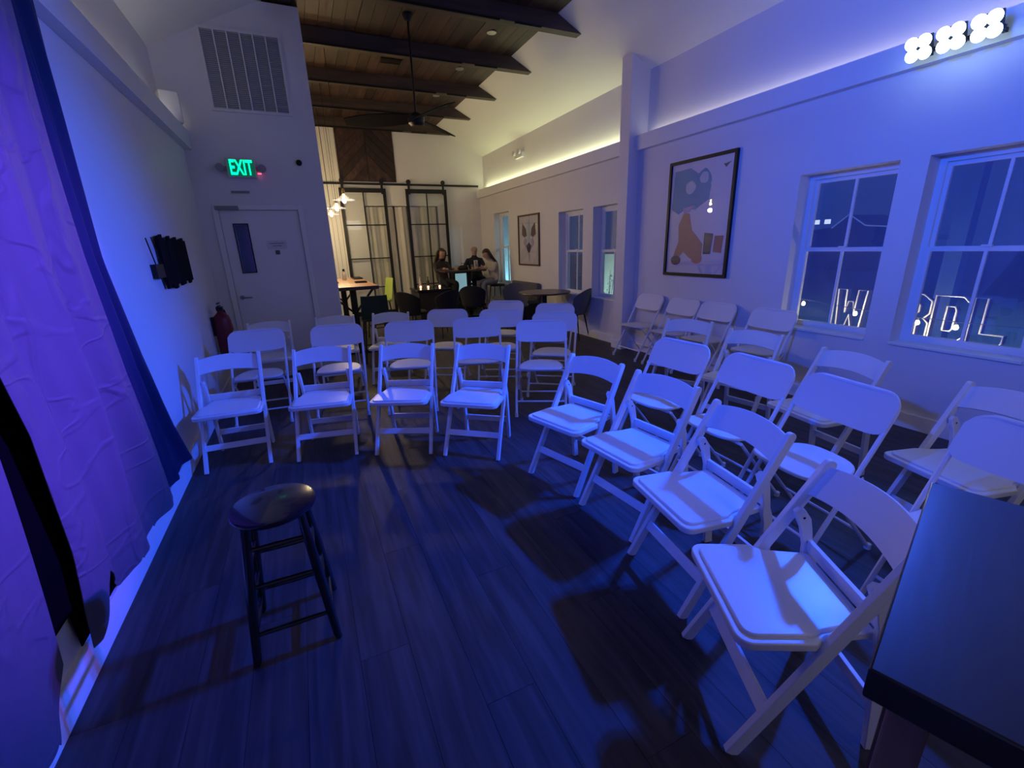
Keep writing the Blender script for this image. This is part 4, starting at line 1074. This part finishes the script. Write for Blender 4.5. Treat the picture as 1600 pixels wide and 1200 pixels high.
    # hair
    if hair_style:
        mb = MB(); n1, n2 = 20, 12; vs = []; fs = []
        for i in range(n2+1):
            th_ = PI*0.62*i/n2
            for k in range(n1):
                ph_ = 2*PI*k/n1; fx_ = math.sin(ph_)
                th2 = th_ * (0.62 if fx_ < -0.3 else (1.0 if fx_ > 0.1 else 0.62+0.38*(fx_+0.3)/0.4))
                rd = (0.082, 0.097, 0.092)
                vs.append(Hd(rd[0]*math.sin(th2)*math.cos(ph_), 0.006+rd[1]*math.sin(th2)*math.sin(ph_), 0.080+rd[2]*math.cos(th2)))
        for i in range(n2):
            for k in range(n1): fs.append((i*n1+k, i*n1+(k+1)%n1, (i+1)*n1+(k+1)%n1, (i+1)*n1+k))
        mb.add(vs, fs, 0, True)
        if hair_style == 'long':
            hp = Vector(Hd(0, 0.06, 0.08)); bk_ = Vector(T(0, 0.12, seat_h+0.36))
            for j in range(9):
                off = (j-4)*0.027
                side = abs(j-4)/4
                mb.tube([Vector(Hd(off*0.9, 0.05-0.03*side, 0.14-0.03*side)), Vector(Hd(off*1.15, 0.085-0.07*side, 0.05)), (Vector(Hd(off*1.2, 0.075-0.08*side, -0.04))+bk_)/2 + Vector((off*0.6, 0.02, 0)), bk_+Vector((off*1.3, 0.0-0.05*side, 0.03*math.sin(j)))], [0.02, 0.026, 0.026, 0.010], 7)
        mb.build('hair', hair_m, r)
    if extra: extra(r, T)
    # stool carrying the guest
    sx_, sy_ = loc[0], loc[1]
    return r
def guest_stool(x, y, label, h=0.70):
    r = empty('bar_stool', (x, y, 0), label=label, cat='stool')
    MB().lathe([(0.001,h-0.04),(0.16,h-0.04),(0.175,h-0.02),(0.165,h),(0.001,h)], n=24).build('seat', M_darkfab, r)
    for sx in (-1,1):
        for sy in (-1,1): MB().tube([(sx*.18, sy*.18, 0), (sx*.12, sy*.12, h-0.04)], 0.012).build('leg', M_black, r)
    MB().tube([(-.168,-.168,.24),(.168,-.168,.24),(.168,.168,.24),(-.168,.168,.24)], 0.009, closed=True).build('footrest', M_black, r)
Mjk = mat('black_jacket', (0.012, 0.012, 0.022), 0.8); Mshirt = mat('white_shirt', (0.6, 0.6, 0.62), 0.7)
def suit(r, T):
    MB().add([T(-0.045, -0.125, 1.235), T(0.045, -0.125, 1.235), T(0.03, -0.135, 1.02), T(-0.03, -0.135, 1.02), T(-0.045, -0.09, 1.235), T(0.045, -0.09, 1.235), T(0.03, -0.09, 1.02), T(-0.03, -0.09, 1.02)], [(0,1,2,3),(4,7,6,5),(0,4,5,1),(1,5,6,2),(2,6,7,3),(3,7,4,0)]).build('shirt_front', Mshirt, r)
    MB().add([T(-0.012, -0.130, 1.22), T(0.012, -0.130, 1.22), T(0.02, -0.141, 1.04), T(-0.02, -0.141, 1.04), T(-0.012, -0.12, 1.22), T(0.012, -0.12, 1.22), T(0.02, -0.13, 1.04), T(-0.02, -0.13, 1.04)], [(0,1,2,3),(4,7,6,5),(0,4,5,1),(1,5,6,2),(2,6,7,3),(3,7,4,0)]).build('necktie', mat('grey_tie', (0.15, 0.15, 0.2), 0.6), r)
seated('person', (3.86, 10.50, 0), math.radians(-8), 'bald man in a black jacket, white shirt and tie sitting behind the high table', Mjk, mat('black_trousers', (0.010, 0.010, 0.016), 0.85), M_black, None, None, lean=-0.02, hands=((-0.30, -0.36, 1.09), (0.12, -0.36, 1.09)), extra=suit, seat_h=0.76)
guest_stool(3.86, 10.50, 'dark bar stool under the bald man in the black jacket')
seated('person', (4.10, 9.72, 0), math.radians(-84), 'person with long dark hair and cream jacket leaning on the high table', mat('cream_jacket', (0.42, 0.38, 0.34), 0.8), mat('grey_jeans', (0.14, 0.15, 0.20), 0.85), mat('white_shoe', (0.6, 0.6, 0.6), 0.5), mat('dark_brown_hair', (0.02, 0.012, 0.010), 0.5), 'long', lean=0.36, head_tilt=0.10, hands=((-0.12, -0.40, 1.08), (0.12, -0.38, 1.08)))
guest_stool(4.10, 9.72, 'dark bar stool under the guest in the cream jacket')
seated('person', (3.00, 10.52, 0), math.radians(20), 'person with brown hair and dark top at the left end of the high table', mat('dark_top', (0.035, 0.025, 0.03), 0.8), mat('dark_jeans', (0.014, 0.014, 0.022), 0.85), M_black, mat('brown_hair', (0.055, 0.030, 0.018), 0.5), 'long', lean=0.10, head_tilt=0.15, hands=((-0.12, -0.36, 1.085), (0.14, -0.36, 1.085)))
guest_stool(3.00, 10.52, 'dark bar stool under the brown-haired guest at the left end')

# ------------------------------------------------------------------ outside the windows
struct(MB().box(4.62, 60, -30, 60, -0.35, -0.2).build('ground', mat('asphalt', (0.05, 0.055, 0.06), 0.8, var=0.3, vscale=0.6)))
led = tag(MB().box(5.30, 5.62, 0.4, 5.2, -0.2, 0.55).build('planter_wall', mat('planter_render', (0.30, 0.28, 0.22), 0.8, var=0.15)), 'low rendered wall outside the windows carrying the outline letters', 'wall')
LET = {
 'R': [[(0,0),(0,1),(0.72,1),(1,0.86),(1,0.58),(0.84,0.46),(1,0.36),(1,0),(0.66,0),(0.66,0.34),(0.36,0.34),(0.36,0)], [(0.36,0.56),(0.36,0.80),(0.60,0.80),(0.66,0.74),(0.66,0.60),(0.60,0.56)]],
 'D': [[(0,0),(0,1),(0.78,1),(1,0.86),(1,0.14),(0.78,0)], [(0.38,0.24),(0.38,0.78),(0.60,0.78),(0.66,0.70),(0.66,0.30),(0.60,0.24)]],
 'L': [[(0,0),(0,1),(0.36,1),(0.36,0.26),(1,0.26),(1,0.1),(0.9,0)]],
 'W': [[(0.1,0),(0,1),(0.3,1),(0.34,0.4),(0.42,0.7),(0.58,0.7),(0.66,0.4),(0.70,1),(1,1),(0.9,0),(0.62,0),(0.5,0.36),(0.38,0)]],
}
M_edge = mat('letter_edge', (0.85, 0.85, 0.9), 0.35, metal=0.2)
M_lside = mat('letter_side', (0.05, 0.05, 0.06), 0.6)
def letter(ch, ya, yb, z0, z1, lbl):
    """ya = left edge seen from inside (larger y)"""
    r = empty('outline_letter', (5.45, (ya+yb)/2, z0), label=lbl, cat='letter', group='outline letters outside the windows')
    sd = MB(); ed = MB()
    for loop in LET[ch]:
        P = [((ya-yb)/2-u*(ya-yb), v*(z1-z0)) for u, v in loop]
        n = len(P)
        for k in range(n):
            a, b = P[k], P[(k+1)%n]
            sd.add([(-0.03,a[0],a[1]),(-0.03,b[0],b[1]),(0.05,b[0],b[1]),(0.05,a[0],a[1])], [(0,1,2,3)])
        ed.tube([(-0.03, y, z) for y, z in P], 0.0075, 5, closed=True)
    sd.build('side_wall', M_lside, r); ed.build('edge_trim', M_edge, r)
letter('W', 3.05, 2.76, 0.55, 0.97, 'outline letter W standing outside the left big window')
letter('R', 2.46, 2.20, 0.55, 0.97, 'outline letter R outside the right big window')
letter('D', 2.18, 1.92, 0.55, 0.97, 'outline letter D outside the right big window')
letter('L', 1.90, 1.66, 0.55, 0.97, 'outline letter L outside the right big window')
M_sb = mat('reflection_bulb', (1, 0.9, 0.5), 0.3, emis=(1.0, 0.85, 0.35), estr=9)  # added bulbs stand in for pendant lights mirrored in the glass
tag(MB().tube([(5.2, 0.3, 0.80), (5.2, 1.9, 0.775), (5.2, 2.19, 0.78), (5.2, 2.72, 0.80), (5.2, 3.28, 0.85), (5.2, 5.0, 1.0)], 0.004, 5).build('reflection_bulb_cable', M_black), 'thin cable added to carry the reflection bulbs outside the big windows', 'cable')
for y, z, lbl in ((3.28, 0.80, 'small bright bulb standing in for a pendant reflection low in the left big window'), (2.725, 0.75, 'yellow bulb standing in for a pendant reflection before the outline letter W'), (2.186, 0.73, 'yellow bulb standing in for a pendant reflection before the outline letter R'), (1.903, 0.725, 'yellow bulb standing in for a pendant reflection before the outline letter D')):
    o = empty('reflection_bulb', (5.2, y, z), label=lbl, cat='bulb', group='stand-in bulbs for pendant reflections')
    MB().lathe([(0.001,-0.02),(0.014,-0.016),(0.02,0),(0.014,0.018),(0.008,0.026),(0.001,0.026)], n=14).build('reflection_bulb_globe', M_sb, o)
    MB().lathe([(0.001,0.026),(0.009,0.026),(0.009,0.05),(0.001,0.05)], n=10).build('socket', M_black, o)  # socket of the added reflection bulb
    point('letter_fill_light', (5.17, y, z-0.02), 4.5, (1.0, 0.85, 0.45), 0.02)  # added lamp to brighten the letter edges
pc = empty('reflection_post', (5.95, 2.32, -0.2), label='blue square post added as a painted reflection in the right big window', cat='post')  # added post; its blue stands in for a reflection in the pane
MB().box(-0.07, 0.07, -0.07, 0.07, 0, 3.2).build('reflection_post_shaft', mat('painted_reflection_blue', (0.03, 0.13, 0.5), 0.5), pc)
MB().box(-0.09, 0.09, -0.09, 0.09, 0, 0.15).build('base', MATS['painted_reflection_blue'], pc)  # foot of the added reflection post
# lit white wall and shrub outside the far windows
lw = tag(MB().box(6.2, 6.3, 7.6, 8.75, -0.2, 1.30).build('garden_wall', mat('garden_render', (0.7, 0.75, 0.7), 0.8)), 'pale garden wall lit behind the shrub outside the far window', 'wall')
area('garden_flood', (5.3, 8.2, 0.0), (6.2, 8.2, 0.8), 14, (0.65, 1.0, 0.85), 0.1, 1.0)
tag(MB().box(6.4, 6.5, 12.8, 16.0, -0.2, 2.7).build('neighbour_wall', MATS['garden_render']), 'tall pale teal-lit wall outside the farthest window', 'wall')
area('neighbour_flood', (5.6, 14.2, 0.2), (6.4, 14.3, 1.6), 30, (0.35, 0.8, 1.0), 0.1, 2.0)
sh = empty('shrub', (5.55, 7.45, -0.2), label='leafy shrub outside the far window beside the pilaster', cat='plant')
stm = MB(); lf_ = MB()
for k in range(16):
    a = random.uniform(0, 6.28); l_ = random.uniform(0.5, 1.25); sp = random.uniform(0.1, 0.38)
    p1 = Vector((math.cos(a)*sp*0.5, math.sin(a)*sp*0.5, l_*0.6)); p2 = Vector((math.cos(a)*sp, math.sin(a)*sp, l_))
    stm.tube([(0,0,0), p1, p2], [0.010, 0.007, 0.004], 5)
    for q in range(14):
        t_ = random.uniform(0.35, 1.05); c_ = Vector((0,0,0)).lerp(p2, t_) + Vector((random.uniform(-.05,.05), random.uniform(-.05,.05), random.uniform(-.04,.04)))
        d1 = Vector((random.uniform(-1,1), random.uniform(-1,1), random.uniform(-.3,1))).normalized(); d2 = d1.cross(Vector((random.uniform(-1,1),.3,1))).normalized()
        lf_.add([c_, c_+d1*0.03+d2*0.014, c_+d1*0.06, c_+d1*0.03-d2*0.014], [(0,1,2,3)])
stm.build('stems', mat('stem_brown', (0.05, 0.035, 0.02), 0.8), sh)
lo = lf_.build('foliage', mat('leaf_green', (0.03, 0.09, 0.03), 0.6), sh); lo['kind'] = 'stuff'
# far house with a lit dormer
fh = empty('far_house', (25, 14.2, -0.2), label='dark gabled house with pale outlined roof seen through the left big window', cat='building')
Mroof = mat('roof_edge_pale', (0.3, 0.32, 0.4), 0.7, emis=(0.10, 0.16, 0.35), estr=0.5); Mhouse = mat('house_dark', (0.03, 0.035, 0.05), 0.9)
MB().prism([(-2.0,0),(2.0,0),(2.0,1.9),(1.4,2.0),(0,2.65),(-0.8,2.1),(-2.0,1.95)], 0, 3, lambda y, z, x: (x, -y, z)).build('wall', Mhouse, fh)
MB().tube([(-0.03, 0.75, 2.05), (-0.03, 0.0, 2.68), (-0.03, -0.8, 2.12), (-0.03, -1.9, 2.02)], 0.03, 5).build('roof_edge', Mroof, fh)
for y in (1.0, 1.55):
    MB().box(-0.05, 0, y-0.14, y+0.14, 2.28, 2.50).build('window', mat('lit_window', (0.4,0.4,0.4), 0.5, emis=(0.7, 0.8, 1.0), estr=0.9), fh)
# teal flood on the parking ground
spot('street_flood', (12, 3, 5), (11, 4, 0), 700, (0.25, 0.75, 0.9), 120, 0.8, 0.3)
spot('porch_flood', (6.15, 7.4, 2.5), (3.7, 11.2, 1.15), 60, (0.45, 0.85, 0.95), 26, 0.5)
